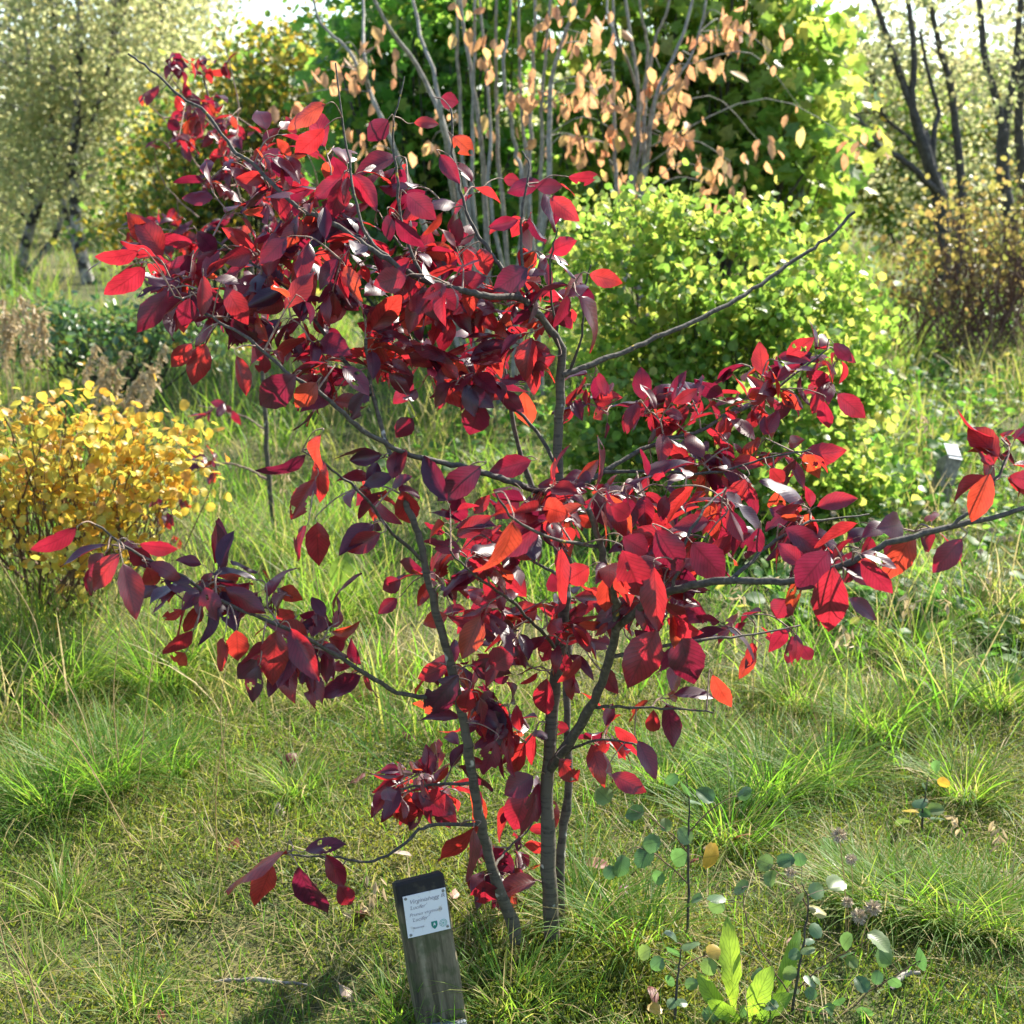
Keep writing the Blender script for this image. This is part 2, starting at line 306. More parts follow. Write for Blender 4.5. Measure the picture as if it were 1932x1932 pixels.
LOBE = (np.array([(0, 0, 0), (.5, .1, .05), (.32, .4, .03), (.6, .65, .05), (.22, .68, .02), (0, 1, -.06), (-.22, .68, .02), (-.6, .65, .05), (-.32, .4, .03), (-.5, .1, .05)], float),
        np.array([(0, 1, 2, 0)])[:0], np.array([(0, 1, 2), (0, 2, 4), (2, 3, 4), (0, 4, 5), (0, 5, 6), (0, 6, 8), (6, 7, 8), (0, 8, 9)]),
        np.array([(0, 0), (1, .1), (.6, .4), (1, .6), (.4, .7), (0, 1), (-.4, .7), (-1, .6), (-.6, .4), (-1, .1)], float))
ROUND_T = [big_leaf(8, 4, .86, .25, .1, .1, seed=21, shape='round', serr=.05), big_leaf(8, 4, .8, .5, .2, .2, seed=22, shape='round', serr=.05), big_leaf(8, 4, .9, .1, .3, .15, seed=23, shape='round', serr=.05)]
def frame(Yd, Nh, size, wide=1.0):
    Yd = nrm(Yd); X = nrm(np.cross(Yd, Nh)); Z = np.cross(X, Yd)
    size = np.asarray(size, float)
    if Yd.ndim == 2: size = np.broadcast_to(size, (len(Yd),))[:, None]
    return X * size * wide, Yd * size, Z * size
def tmesh(T, name):
    b = MB(); b.add(T[0], T[1], T[2], 0, T[3]); return b.mesh(name)
def place(name, mesh, mat, root, pos, X, Y, Z):
    o = link(name, mesh, mat, root)
    p = np.asarray(pos) - np.array(root.location)
    o.matrix_local = Matrix(((X[0], Y[0], Z[0], p[0]), (X[1], Y[1], Z[1], p[1]), (X[2], Y[2], Z[2], p[2]), (0, 0, 0, 1)))
    return o
def in_view(P, m=40):
    P = np.atleast_2d(P) - CAM; c, s = math.cos(PITCH), math.sin(PITCH)
    d = P[:, 1] * c - P[:, 2] * s; u = P[:, 1] * s + P[:, 2] * c
    x = 966 + FP * P[:, 0] / d; y = 966 - FP * u / d
    return (x > -m) & (x < 1932 + m) & (y > -m) & (y < 1932 + m) & (d > 0), x, y, d
def foliage(root, mat, tmpl, pos, Yd, Nh, size, nparts=300, rnd=None, stuff='foliage', leafname='leaf', wide=1.0):
    """the leaves nearest the camera as parts, the rest as one stuff part"""
    n = len(pos); tmpl = tmpl if isinstance(tmpl, list) else [tmpl]
    ti = rng.integers(0, len(tmpl), n); X, Y, Z = frame(Yd, Nh, size, wide)
    rnd = U(0, 1, n) if rnd is None else rnd
    size = np.broadcast_to(size, (n,))
    vis, _, _, d = in_view(pos); score = np.where(vis, size / d, 0)
    order = np.argsort(-score); sel = order[:nparts]; rest = order[nparts:]
    if nparts:
        ms = [tmesh(t, leafname) for t in tmpl]
        for k in sel: place(leafname, ms[ti[k]], mat, root, pos[k], X[k], Y[k], Z[k])
    if len(rest):
        b = MB()
        for t in range(len(tmpl)):
            k = rest[ti[rest] == t]
            if len(k): b.inst(tmpl[t], pos[k], X[k], Y[k], Z[k], rnd[k])
        link(stuff, b.mesh(stuff, np.array(root.location)), mat, root, 'stuff')

# ------------------------------------------------------------------ the red cherry shrub
def P3(pts, Y0): return np.array([at(x, y, Y0 + d) for x, y, d in pts])
def build_red():
    base = ground(1040, 1790); Y0 = base[1]
    root = thing('cherry_shrub', 'large red-purple leaved cherry shrub with several slim trunks behind the wooden label post', 'shrub', base)
    BR = {  # name, radius from, to, points (px, py, depth offset)
     'trunk0': ('trunk', .0155, .0085, [(1043, 1800, 0), (1034, 1604, .01), (1034, 1463, .03), (1045, 1305, .06), (1060, 1200, .08), (1066, 1083, .1), (1062, 980, .12), (1053, 872, .14), (1055, 760, .15), (1061, 655, .16)]),
     'trunk1': ('trunk', .0105, .004, [(1056, 1760, .07), (1059, 1604, .1), (1073, 1478, .14), (1069, 1309, .2), (1075, 1150, .27), (1040, 1010, .32), (985, 870, .36), (953, 711, .4), (935, 600, .44)]),
     'trunk2': ('trunk', .0115, .0035, [(975, 1760, -.05), (932, 1650, -.06), (908, 1555, -.07), (890, 1464, -.08), (879, 1386, -.09), (851, 1259, -.1), (823, 1154, -.1), (806, 1083, -.1), (788, 1006, -.09), (767, 950, -.08), (746, 880, -.06), (732, 844, -.04), (704, 750, 0), (690, 640, .03)]),
     'b0': ('branch', .0105, .005, [(1036, 1452, .03), (1094, 1369, -.05), (1136, 1288, -.13), (1160, 1200, -.2), (1162, 1140, -.25), (1147, 1085, -.29), (1133, 1031, -.32), (1110, 960, -.34)]),
     'b1': ('branch', .0078, .0038, [(1160, 1190, -.2), (1210, 1145, -.26), (1270, 1115, -.31), (1369, 1094, -.37), (1478, 1097, -.42), (1590, 1066, -.45), (1675, 1027, -.45), (1763, 1002, -.44), (1870, 975, -.42), (1995, 945, -.38)]),
     'b2': ('branch', .0062, .0034, [(1060, 708, .15), (1120, 685, .18), (1190, 658, .22), (1253, 630, .26), (1345, 590, .32), (1420, 545, .38), (1500, 490, .44), (1560, 450, .48), (1612, 400, .52)]),
     'b3': ('branch', .0078, .002, [(1061, 657, .16), (1020, 600, .12), (982, 563, .1), (922, 559, .06), (872, 548, .04), (795, 527, .02), (732, 489, .02), (679, 455, .04), (610, 412, .08), (562, 390, .12), (485, 316, .18), (439, 281, .22), (387, 211, .28), (351, 190, .3), (295, 140, .34), (242, 102, .38)]),
     'b4': ('branch', .005, .002, [(985, 566, .1), (945, 505, .14), (922, 471, .16), (893, 429, .18), (872, 373, .2), (855, 288, .24), (851, 205, .28)]),
     'b5': ('branch', .0038, .0015, [(740, 494, .02), (690, 440, .05), (669, 369, .08), (654, 281, .12), (633, 119, .18)]),
     'b6': ('branch', .0035, .0014, [(800, 529, .02), (760, 430, .05), (748, 330, .07), (742, 239, .1), (763, 144, .14)]),
     'b7': ('branch', .0035, .0014, [(1000, 585, .11), (985, 500, .15), (985, 404, .18), (999, 316, .22), (985, 285, .24)]),
     'b8': ('branch', .003, .0014, [(1055, 652, .16), (1045, 590, .14), (1038, 503, .12), (1052, 430, .12)]),
     'b9': ('branch', .003, .0014, [(1075, 700, .16), (1097, 633, .13), (1103, 545, .11), (1115, 500, .1)]),
     'b10': ('branch', .0065, .002, [(1063, 965, .12), (1090, 925, .14), (1133, 894, .17), (1182, 865, .2), (1253, 830, .24), (1323, 813, .28), (1376, 778, .31), (1429, 760, .34), (1500, 705, .38), (1560, 660, .4)]),
     'b11': ('branch', .004, .0016, [(1140, 891, .17), (1240, 890, .16), (1340, 893, .15), (1440, 865, .15), (1530, 848, .16)]),
     'b12': ('branch', .0072, .002, [(1064, 962, .12), (1041, 936, .08), (978, 915, .02), (920, 895, -.02), (851, 876, -.06), (785, 862, -.1), (732, 841, -.13), (672, 802, -.16), (610, 745, -.18), (540, 700, -.18), (470, 640, -.16), (400, 600, -.12), (330, 560, -.08)]),
     'b13': ('branch', .0035, .0015, [(800, 1060, -.1), (742, 1006, -.14), (683, 932, -.2), (626, 886, -.24), (570, 850, -.28)]),
     'b14': ('branch', .0035, .0015, [(1133, 1031, -.32), (1048, 1017, -.38), (971, 981, -.43), (935, 930, -.45)]),
     'b15': ('branch', .005, .0018, [(858, 1290, -.1), (792, 1316, -.16), (720, 1290, -.22), (640, 1240, -.28), (550, 1190, -.33), (430, 1140, -.38), (330, 1080, -.42), (250, 1040, -.44), (180, 990, -.46)]),
     'b16': ('branch', .004, .0016, [(908, 1555, -.07), (809, 1559, -.12), (767, 1587, -.15), (704, 1625, -.19), (640, 1620, -.23), (540, 1612, -.28)]),
     'b17': ('branch', .0035, .0016, [(893, 1478, -.08), (840, 1480, -.04), (780, 1485, 0), (715, 1500, .03)]),
     'b18': ('branch', .0035, .0015, [(1100, 1360, -.06), (1129, 1334, -.09), (1200, 1335, -.14), (1280, 1337, -.18), (1345, 1345, -.22)]),
     'b19': ('branch', .0032, .0015, [(1040, 1440, .03), (1110, 1400, .0), (1180, 1400, -.03), (1240, 1430, -.06)]),
     'b20': ('branch', .004, .0015, [(1150, 1240, -.17), (1300, 1210, -.1), (1400, 1200, -.04), (1510, 1180, .02)]),
     'b21': ('branch', .0045, .0016, [(1053, 880, .14), (1000, 800, .2), (930, 740, .24), (860, 700, .28), (780, 640, .32)]),
     'b22': ('branch', .0045, .0016, [(700, 745, 0), (620, 640, .08), (560, 560, .12), (480, 500, .16), (400, 450, .2)]),
     'b23': ('branch', .0035, .0016, [(1790, 995, -.44), (1835, 960, -.43), (1870, 915, -.41), (1900, 860, -.4)]),
     'b24': ('branch', .004, .0016, [(1380, 1094, -.37), (1450, 1030, -.3), (1530, 985, -.25), (1640, 970, -.2)]),
     'b25': ('branch', .0035, .0016, [(1270, 1112, -.31), (1290, 1030, -.3), (1330, 960, -.26), (1370, 920, -.2)]),
     'b26': ('branch', .004, .0018, [(1057, 1230, .07), (1010, 1180, .0), (960, 1130, -.08), (900, 1090, -.16), (850, 1040, -.22)]),
     'b27': ('branch', .003, .0015, [(930, 1640, -.06), (960, 1600, .02), (1000, 1560, .08), (1030, 1500, .1)]),
     'b28': ('branch', .0035, .0015, [(1060, 1090, .1), (1010, 1060, .18), (940, 1020, .22), (870, 990, .26)]),
    }
    nodes = []; nrad = []
    for k, (nm, r0, r1, pts) in BR.items():
        P = smooth_path(P3(pts, Y0), 5, .0012); t = np.linspace(0, 1, len(P))
        r = r0 + (r1 - r0) * t
        if k.startswith('trunk'): r = r * (1 + .25 * np.exp(-t * 25))
        P[0] = P[0] - [0, 0, .02] if k.startswith('trunk') else P[0]
        b = MB(); b.tube(P, r * (1 + .06 * rng.normal(0, 1, len(P))), 9)
        link(nm, b.mesh(nm, base), M['trunk'] if nm == 'trunk' else M['branch'], root)
        if k != 'b2': nodes += list(P[2:]); nrad += list(r[2:])
        else: nodes += list(P[2:14]); nrad += list(r[2:14])
    nodes = np.array(nodes)
    skel = nodes.copy(); _, sx, sy, _ = in_view(skel)
    # leaves drawn from the photograph: crop, base, tip, width
    H = """F 910 1260 870 1640 175;F 885 1175 700 1395 180;F 1750 760 1650 1020 140;F 1600 1110 1440 1295 130;F 1060 1215 1220 1430 110;F 150 1130 320 1320 150;E 1740 1060 1900 1310 150
E 1730 1260 1740 1600 150;E 1560 1170 1690 1470 150;E 1740 1600 1580 1920 200;F 80 1610 170 1920 185;F 260 1840 355 2030 90;F 660 1430 600 1540 130;F 930 330 1085 465 110;F 860 370 865 545 75
F 680 350 585 500 70;F 910 60 1015 165 70;F 650 1050 890 1190 120;F 980 1130 1090 1040 80;F 1000 1240 1120 1365 100;F 990 1430 1140 1540 70;F 440 790 350 930 100;F 600 860 610 1000 80;F 570 730 665 840 90
F 510 1050 460 1260 90;F 710 1620 720 1800 75;F 740 1680 810 1790 75;F 1060 1190 1270 1240 60;E 800 720 560 910 150;E 1070 690 850 750 110;E 970 1020 915 1450 140;E 930 1080 660 1210 160
E 1170 1070 1210 790 80;E 550 250 760 410 120;E 760 250 940 350 120;E 950 60 830 240 100;E 1200 130 1010 200 90;E 800 380 730 580 130;E 1030 320 1050 530 95;E 430 460 340 570 100;E 190 310 90 480 100
E 270 660 90 690 90;E 380 850 430 1080 110;E 260 1080 80 1180 120;E 330 770 160 820 80;E 1210 1610 1120 1780 110;E 800 1520 700 1750 120;H 680 60 465 305 150;H 740 130 690 320 100;H 790 180 860 390 60
H 880 410 800 620 110;H 1080 600 930 700 130;H 1040 690 970 910 170;H 1110 640 1065 940 90;H 1220 510 1330 640 100;H 1500 590 1690 690 110;H 1640 410 1740 610 90;H 1460 400 1440 510 55;H 1590 400 1560 540 55
H 780 870 600 1110 80;H 760 880 765 1170 60;H 820 1160 825 1350 100;H 990 1020 1060 1100 70;G 1540 1010 1165 1145 60;G 1460 1080 1370 1320 110;G 1600 1090 1730 1390 110;G 1750 1020 1850 1200 100
G 1820 1180 1910 1350 100;G 1640 1000 1840 940 70;D 410 1050 185 1225 90;D 560 1190 400 1420 90;D 640 1190 470 1390 110;D 660 1240 735 1530 120;D 790 1260 850 1430 90;D 750 1140 950 1170 70;D 800 1240 990 1310 90
D 880 1330 1070 1390 90;D 1100 1370 1160 1550 110;D 1480 1600 1460 1910 150;D 1560 1590 1700 1870 140;D 1270 1600 1280 1790 105;D 1200 1640 1140 1830 60;D 1030 1600 880 1730 60;D 990 1720 920 1810 80
D 980 1490 860 1560 60;D 1380 1760 1260 1870 90;D 1390 1790 1330 2000 90;D 1640 660 1430 860 70;D 1690 790 1560 1010 120;D 1710 670 1700 920 100;D 1720 550 1600 780 90;D 1700 1020 1710 1270 120;D 1640 1040 1520 1230 60
D 1100 60 1030 290 130;D 1030 60 905 205 90;D 1270 130 1330 340 90;D 1420 120 1400 250 80;D 1590 230 1345 435 150;D 1700 270 1580 410 120;A 780 1430 560 1610 110;A 740 1350 510 1430 80;A 1020 1370 910 1510 100
A 900 1560 760 1790 110;A 1090 1480 1090 1700 90;A 1210 1540 1330 1740 120;A 1060 1240 1180 1390 110;A 1180 1340 1040 1500 80;A 1620 1180 1510 1340 100;A 1750 560 1510 660 90;A 1740 690 1580 860 100;A 1020 1600 980 1770 100
B 480 1540 570 1720 100;B 560 1560 720 1690 130;B 1380 1470 1560 1520 100;B 1330 1590 1570 1860 100;B 1090 1000 1250 1000 80;B 1270 950 1455 980 70;B 1170 1060 1320 1180 90;B 650 730 760 830 100;B 300 640 190 760 110
B 580 830 680 980 90;B 400 1040 550 1170 110;B 1000 1180 840 1220 80;B 830 1490 600 1530 100;B 400 1480 220 1530 130;B 440 660 580 650 60;B 580 530 680 550 90;B 340 1170 470 1360 80;B 300 1150 310 1300 70;B 800 1330 830 1480 110
B 1050 1440 870 1560 130;B 920 960 1010 970 70;E 690 870 620 1080 120;E 1000 880 880 1000 110;E 1500 930 1640 1020 110;E 1560 1100 1720 1200 120;E 1380 1260 1240 1350 120;E 1100 1470 980 1540 120;E 1180 1290 1250 1400 120
E 620 1520 480 1570 90;E 350 1430 250 1510 80;E 370 1330 260 1390 90;E 720 1290 650 1390 100;E 1750 370 1650 450 90;E 1480 410 1410 460 70;E 1700 780 1630 850 70;E 850 1800 970 1700 110;E 870 1830 760 1740 110"""
    LP, LY, LN, LS, LW, target = [], [], [], [], [], []
    for tok in H.replace('\n', ';').split(';'):
        k, *v = tok.split(); bx, by, tx, ty, wd = map(float, v)
        (b0x, b0y), (t0x, t0y) = cp(k, bx, by), cp(k, tx, ty); wd *= .35155
        i = np.argmin((sx - b0x) ** 2 + (sy - b0y) ** 2); Yb = skel[i][1] + rng.normal(0, .03) - .05
        L2 = math.hypot(t0x - b0x, t0y - b0y); dpx = 2655 / (Yb * 1.0)
        # keep the real length near 6..12 cm by choosing the depth within reach of the branch
        want = np.clip(L2 / dpx * 1.08, .055, .115)
        Yb = np.clip(want / 1.08 / L2 * 2655, Yb - .18, Yb + .15) if want != L2 / dpx * 1.08 else Yb
        pb = at(b0x, b0y, Yb); tilt = rng.normal(0, .25)
        pt = at(t0x, t0y, Yb + tilt * L2 / dpx)
        ln = np.linalg.norm(pt - pb); nat = max(wd / L2, .46); roll = math.acos(min(1, wd / L2 / nat)) * rng.choice([-1, 1])
        view = nrm(CAM - pb); yd = nrm(pt - pb); sd_ = np.cross(yd, view); nh = view * math.cos(roll) + sd_ * math.sin(roll)
        if nh[2] < -.1 and rng.random() < .8: nh = nh + [0, 0, .1]
        LP.append(pb); LY.append(yd); LN.append(nh); LS.append(ln * 1.06); LW.append(nat / .48); target.append((pb, yd, 1))
    nhero = len(LP)
    # leafy regions: centre px, radii px, leaves, depth, spread
    BL = [(420, 300, 90, 60, 12, .25, .08), (560, 300, 90, 70, 30, .2, .1), (700, 340, 90, 70, 36, .1, .1), (570, 430, 130, 70, 80, .1, .12), (330, 500, 90, 50, 40, .05, .12), (440, 570, 140, 70, 80, -.02, .12),
          (700, 520, 120, 80, 90, .05, .12), (860, 620, 150, 90, 120, .1, .14), (620, 650, 130, 60, 85, -.05, .12), (890, 420, 110, 70, 36, .18, .08), (1000, 540, 80, 60, 45, .14, .08), (960, 690, 90, 50, 36, .15, .1),
          (1085, 570, 35, 50, 12, .12, .05), (1040, 370, 50, 40, 7, .2, .05), (1260, 780, 120, 55, 70, .25, .1), (1440, 730, 110, 50, 70, .33, .08), (1550, 690, 45, 40, 18, .38, .05), (1400, 860, 130, 45, 60, .16, .08), (1110, 760, 60, 40, 12, .15, .06),
          (1090, 960, 130, 60, 95, -.15, .2), (1290, 960, 120, 60, 75, -.1, .15), (1250, 1080, 130, 70, 75, -.25, .12), (900, 1010, 110, 70, 50, -.1, .2), (720, 920, 90, 70, 24, -.12, .1), (1480, 990, 100, 40, 34, -.25, .1), (1560, 1060, 100, 35, 22, -.42, .05),
          (1700, 985, 70, 35, 14, -.44, .05), (1905, 875, 28, 40, 20, -.41, .04), (1000, 1190, 130, 90, 100, -.05, .14), (1400, 1200, 100, 40, 30, 0, .08), (780, 1080, 80, 40, 14, -.12, .06), (430, 1120, 120, 45, 60, -.36, .06), (560, 1210, 100, 60, 65, -.3, .06),
          (690, 1270, 50, 25, 9, -.23, .04), (930, 1370, 80, 60, 70, -.05, .08), (800, 1490, 85, 42, 80, -.02, .08), (1000, 1540, 45, 40, 14, .06, .05), (890, 1250, 60, 60, 22, -.08, .06), (1130, 1390, 70, 40, 18, -.04, .06), (1300, 1325, 35, 20, 7, -.17, .03), (950, 1630, 50, 40, 24, -.03, .06), (1180, 1180, 90, 60, 30, -.25, .08),
          (240, 1040, 60, 20, 6, -.44, .03), (620, 780, 60, 40, 14, -.1, .08), (520, 520, 160, 90, 60, .1, .12), (800, 700, 100, 50, 40, .1, .1), (500, 360, 90, 60, 12, .22, .08)]
    tw = []
    for (cx, cy, rx, ry, n, dd, ds) in BL:
        n = n * .8; nc = max(1, int(round(n / 4.2)))
        for c in range(nc):
            a, rr = U(0, 6.28), math.sqrt(U(0, 1))
            tw.append((at(cx + rx * rr * math.cos(a), cy + ry * rr * math.sin(a), Y0 + dd + .07 + rng.normal(0, ds * .7)), max(2, int(round(n / nc + rng.normal(0, 1.2))))))
    twm = MB(); nd = list(nodes)
    def connect(p, r0, last=None, bend=.25):
        A = np.array(nd); d = np.linalg.norm(A - p, axis=1) + .35 * np.maximum(0, A[:, 2] - p[2]); q = A[np.argmin(d)]
        L = np.linalg.norm(p - q)
        if L < .004: return None
        mid = (p + q) / 2 + rng.normal(0, .1 * L, 3) + [0, 0, .12 * L]
        P = smooth_path([q, mid, p], 5); return P
    order = np.argsort([np.min(np.linalg.norm(nodes - t[0], axis=1)) for t in tw])
    for i in order:
        p, n = tw[i]; P = connect(p, .002)
        if P is None: continue
        L = np.linalg.norm(P[-1] - P[0])
        twm.tube(P, np.linspace(.0021, .0011, len(P)), 5); nd += list(P[3:])
        dirv = nrm(P[-1] - P[-3])
        for k in range(n):
            t = 1 - (k / max(1, n)) * min(1., .17 / max(L, .03)) * .95; j = min(len(P) - 1, int(t * (len(P) - 1)))
            f = t * (len(P) - 1) - j; b = P[j] if j + 1 >= len(P) else P[j] * (1 - f) + P[j + 1] * f
            side = nrm(np.cross(dirv, [0, 0, 1]) + 1e-3) * (1 if k % 2 else -1)
            yd = nrm(.55 * dirv + .8 * side * U(.3, 1.1) + np.array([0, 0, -1]) * rng.normal(.3, .5) + rng.normal(0, .45, 3))
            pet = b + nrm(yd * .7 + [0, 0, .35]) * U(.012, .022)
            twm.tube(np.array([b, (b + pet) / 2 + [0, 0, .002], pet]), .0007, 3, .3, cap=False)
            nh = nrm(np.array([0, -.2, .8]) + rng.normal(0, .6, 3))
            LP.append(pet); LY.append(yd); LN.append(nh); LS.append(float(np.clip(rng.normal(.070, .018), .03, .105))); LW.append(U(.85, 1.12))
    for pb, yd, _ in target:
        A = np.array(nd); q = A[np.argmin(np.linalg.norm(A - pb, axis=1))]; e = pb - yd * .012
        if np.linalg.norm(e - q) > .003:
            P = smooth_path([q, (q + e) / 2 + [0, 0, .08 * np.linalg.norm(e - q)], e, pb], 3)
            twm.tube(P, np.linspace(.0016, .0008, len(P)), 4, .5, cap=False)
    link('twigs', twm.mesh('twigs', base), M['twig'], root, 'stuff')
    LP, LY, LN, LS, LW = map(np.array, (LP, LY, LN, LS, LW)); n = len(LP)
    X, Y, Z = frame(LY, LN, LS); X = X * LW[:, None]
    ti = np.where(U(0, 1, n) < .8, rng.integers(0, 8, n), rng.integers(8, 12, n)); ti[:nhero] = np.where(U(0, 1, nhero) < .82, rng.choice([0, 2, 3, 6, 0, 1, 7, 5], nhero), rng.integers(8, 12, nhero))
    vis, _, _, d = in_view(LP); sc = np.where(vis, LS / d, 0); sc[:nhero] += 10; order = np.argsort(-sc)
    ms = [tmesh(t, 'leaf') for t in RED_T]; rnd = U(0, 1, n)
    for k in order[:300]: place('leaf', ms[ti[k]], M['red'], root, LP[k], X[k], Y[k], Z[k])
    b = MB()
    for t in range(12):
        k = order[300:]; k = k[ti[k] == t]
        if len(k): b.inst(RED_T[t], LP[k], X[k], Y[k], Z[k], rnd[k])
    link('foliage', b.mesh('foliage', base), M['red'], root, 'stuff')
    print('red leaves', n)
build_red()

def build_sapling():
    base = ground(523, 1035); Y0 = base[1]
    root = thing('cherry_sapling', 'slender dark-leaved red cherry sapling with one thin stem behind the golden shrub', 'tree', base)
    BR = [('trunk', .012, .004, [(523, 1040, 0), (506, 900, 0), (501, 802, 0), (489, 633, .02), (478, 560, .03), (470, 450, .03), (445, 350, .05), (410, 250, .08), (385, 150, .1)]),
          ('branch', .006, .002, [(506, 906, 0), (470, 885, .02), (430, 875, .02), (370, 890, 0), (300, 950, -.05)]),
          ('branch', .004, .002, [(501, 810, 0), (450, 780, .05), (375, 765, .08)]),
          ('branch', .005, .002, [(480, 570, .02), (420, 500, 0), (340, 440, -.05), (240, 430, -.1)]),
          ('branch', .004, .002, [(455, 370, .05), (380, 320, .1), (330, 250, .12), (270, 185, .14)]),
          ('branch', .004, .002, [(410, 250, .08), (340, 170, .0), (310, 120, 0)]), ('branch', .004, .002, [(430, 300, .05), (450, 200, .05), (425, 90, .05)]),
          ('branch', .004, .002, [(475, 500, .03), (540, 420, .05), (600, 350, .1)]), ('branch', .004, .002, [(375, 410, 0), (340, 380, .0), (312, 350, 0)])]
    nodes = []
    for nm, r0, r1, pts in BR:
        P = smooth_path(P3(pts, Y0), 5, .002); b = MB(); b.tube(P, np.linspace(r0, r1, len(P)), 7); link(nm, b.mesh(nm, base), M['trunk'] if nm == 'trunk' else M['twig'], root); nodes += list(P[4:])
    BL = [(330, 120, 40, 22, 16), (420, 120, 40, 30, 12), (395, 230, 70, 45, 64), (330, 245, 45, 30, 28), (440, 320, 70, 55, 64), (280, 430, 60, 25, 40), (370, 450, 70, 35, 44), (520, 300, 50, 40, 30), (375, 770, 22, 12, 6), (400, 885, 35, 22, 16), (300, 955, 45, 30, 22), (500, 450, 80, 50, 34), (250, 182, 22, 8, 6), (560, 380, 60, 40, 24), (430, 755, 16, 10, 4), (330, 1010, 40, 15, 6)]
    tw = MB(); pos, Yd, Nh, sz = [], [], [], []; nd = np.array(nodes)
    for cx, cy, rx, ry, n in BL:
        for c in range(max(1, n // 4)):
            p = at(cx + rx * rng.normal(0, .55), cy + ry * rng.normal(0, .55), Y0 + rng.normal(0, .1)); q = nd[np.argmin(np.linalg.norm(nd - p, axis=1))]
            P = smooth_path([q, (p + q) / 2 + rng.normal(0, .02, 3), p], 4); tw.tube(P, np.linspace(.0028, .0014, len(P)), 4); dv = nrm(p - q)
            for k in range(4):
                pos.append(p - dv * .03 * k * U(.3, 1.2)); Yd.append(dv * .5 + rng.normal(0, .6, 3) + [0, 0, -.3]); Nh.append(np.array([0, -.2, .9]) + rng.normal(0, .45, 3)); sz.append(U(.05, .09))
    link('twigs', tw.mesh('twigs', base), M['twig'], root, 'stuff')
    foliage(root, M['red'], RED_T[:8], np.array(pos), np.array(Yd), np.array(Nh), np.array(sz), 300)
build_sapling()

# ------------------------------------------------------------------ label posts
def text_mesh(body, size, shear=0., bold=0.0):
    cu = bpy.data.curves.new('txt', 'FONT'); cu.body = body; cu.size = size; cu.shear = shear; cu.offset = bold; cu.resolution_u = 2
    o = bpy.data.objects.new('txt', cu); C.objects.link(o); dg = bpy.context.evaluated_depsgraph_get()
    m = bpy.data.meshes.new_from_object(o.evaluated_get(dg)); bpy.data.objects.remove(o); bpy.data.curves.remove(cu)
    m.materials.clear(); return m
def post_mat():
    m, nt, N = mat_base('weathered_post_wood'); L = nt.links.new
    tc = N('ShaderNodeTexCoord'); mp = N('ShaderNodeMapping'); mp.inputs['Scale'].default_value = (70, 70, 6); L(tc.outputs['Object'], mp.inputs[0])
    n = N('ShaderNodeTexNoise'); n.inputs['Scale'].default_value = 1; n.inputs['Detail'].default_value = 7; n.inputs['Roughness'].default_value = .65; L(mp.outputs[0], n.inputs['Vector'])
    r = ramp(nt, [(.3, (.035, .028, .016)), (.45, (.11, .09, .05)), (.58, (.20, .165, .10)), (.72, (.30, .26, .17))]); L(n.outputs['Fac'], r.inputs[0])
    n2 = N('ShaderNodeTexNoise'); n2.inputs['Scale'].default_value = 28; n2.inputs['Detail'].default_value = 4; L(tc.outputs['Object'], n2.inputs['Vector'])
    g = ramp(nt, [(.5, (0, 0, 0)), (.62, (1, 1, 1))]); L(n2.outputs['Fac'], g.inputs[0])
    gm = N('ShaderNodeMath', operation='MULTIPLY'); L(g.outputs[0], gm.inputs[0]); gm.inputs[1].default_value = .6
    x = N('ShaderNodeMix', data_type='RGBA', blend_type='MIX'); L(gm.outputs[0], x.inputs[0]); L(r.outputs[0], x.inputs[6]); x.inputs[7].default_value = (.05, .07, .02, 1)
    # black tar-like weathering on the top of the post, with an uneven lower edge
    sp = N('ShaderNodeSeparateXYZ'); L(tc.outputs['Object'], sp.inputs[0])
    ad = N('ShaderNodeMath', operation='MULTIPLY_ADD'); L(n2.outputs['Fac'], ad.inputs[0]); ad.inputs[1].default_value = .12; L(sp.outputs[2], ad.inputs[2])
    tp = N('ShaderNodeMapRange'); L(ad.outputs[0], tp.inputs[0]); tp.inputs[1].default_value = .30; tp.inputs[2].default_value = .345
    y = N('ShaderNodeMix', data_type='RGBA', blend_type='MIX'); L(tp.outputs[0], y.inputs[0]); L(x.outputs[2], y.inputs[6]); y.inputs[7].default_value = (.018, .016, .016, 1)
    bs = N('ShaderNodeBsdfPrincipled'); bs.inputs['Roughness'].default_value = .85; L(y.outputs[2], bs.inputs['Base Color'])
    b = N('ShaderNodeBump'); b.inputs['Strength'].default_value = .8; b.inputs['Distance'].default_value = .003; L(n.outputs['Fac'], b.inputs['Height']); L(b.outputs[0], bs.inputs['Normal'])
    o = N('ShaderNodeOutputMaterial'); L(bs.outputs[0], o.inputs[0]); return m
def plate_mat():
    m, nt, N = mat_base('white_plate_enamel'); L = nt.links.new
    tc = N('ShaderNodeTexCoord'); n = N('ShaderNodeTexNoise'); n.inputs['Scale'].default_value = 60; n.inputs['Detail'].default_value = 5; L(tc.outputs['Object'], n.inputs['Vector'])
    r = ramp(nt, [(.3, (.80, .80, .80)), (.6, (.80, .80, .80)), (.68, (.66, .62, .56)), (.8, (.42, .36, .3))]); L(n.outputs['Fac'], r.inputs[0])
    bs = N('ShaderNodeBsdfPrincipled'); bs.inputs['Roughness'].default_value = .3; L(r.outputs[0], bs.inputs['Base Color']); o = N('ShaderNodeOutputMaterial'); L(bs.outputs[0], o.inputs[0]); return m
M['post'] = post_mat(); M['plate'] = plate_mat()
M['ink'] = plain_mat('faded_ink', (.20, .17, .20), .7, var=.5, scale=300); M['greenink'] = plain_mat('green_print', (.01, .20, .15), .6, var=.2); M['palegreen'] = plain_mat('pale_green_print', (.28, .50, .43), .6, var=.2)
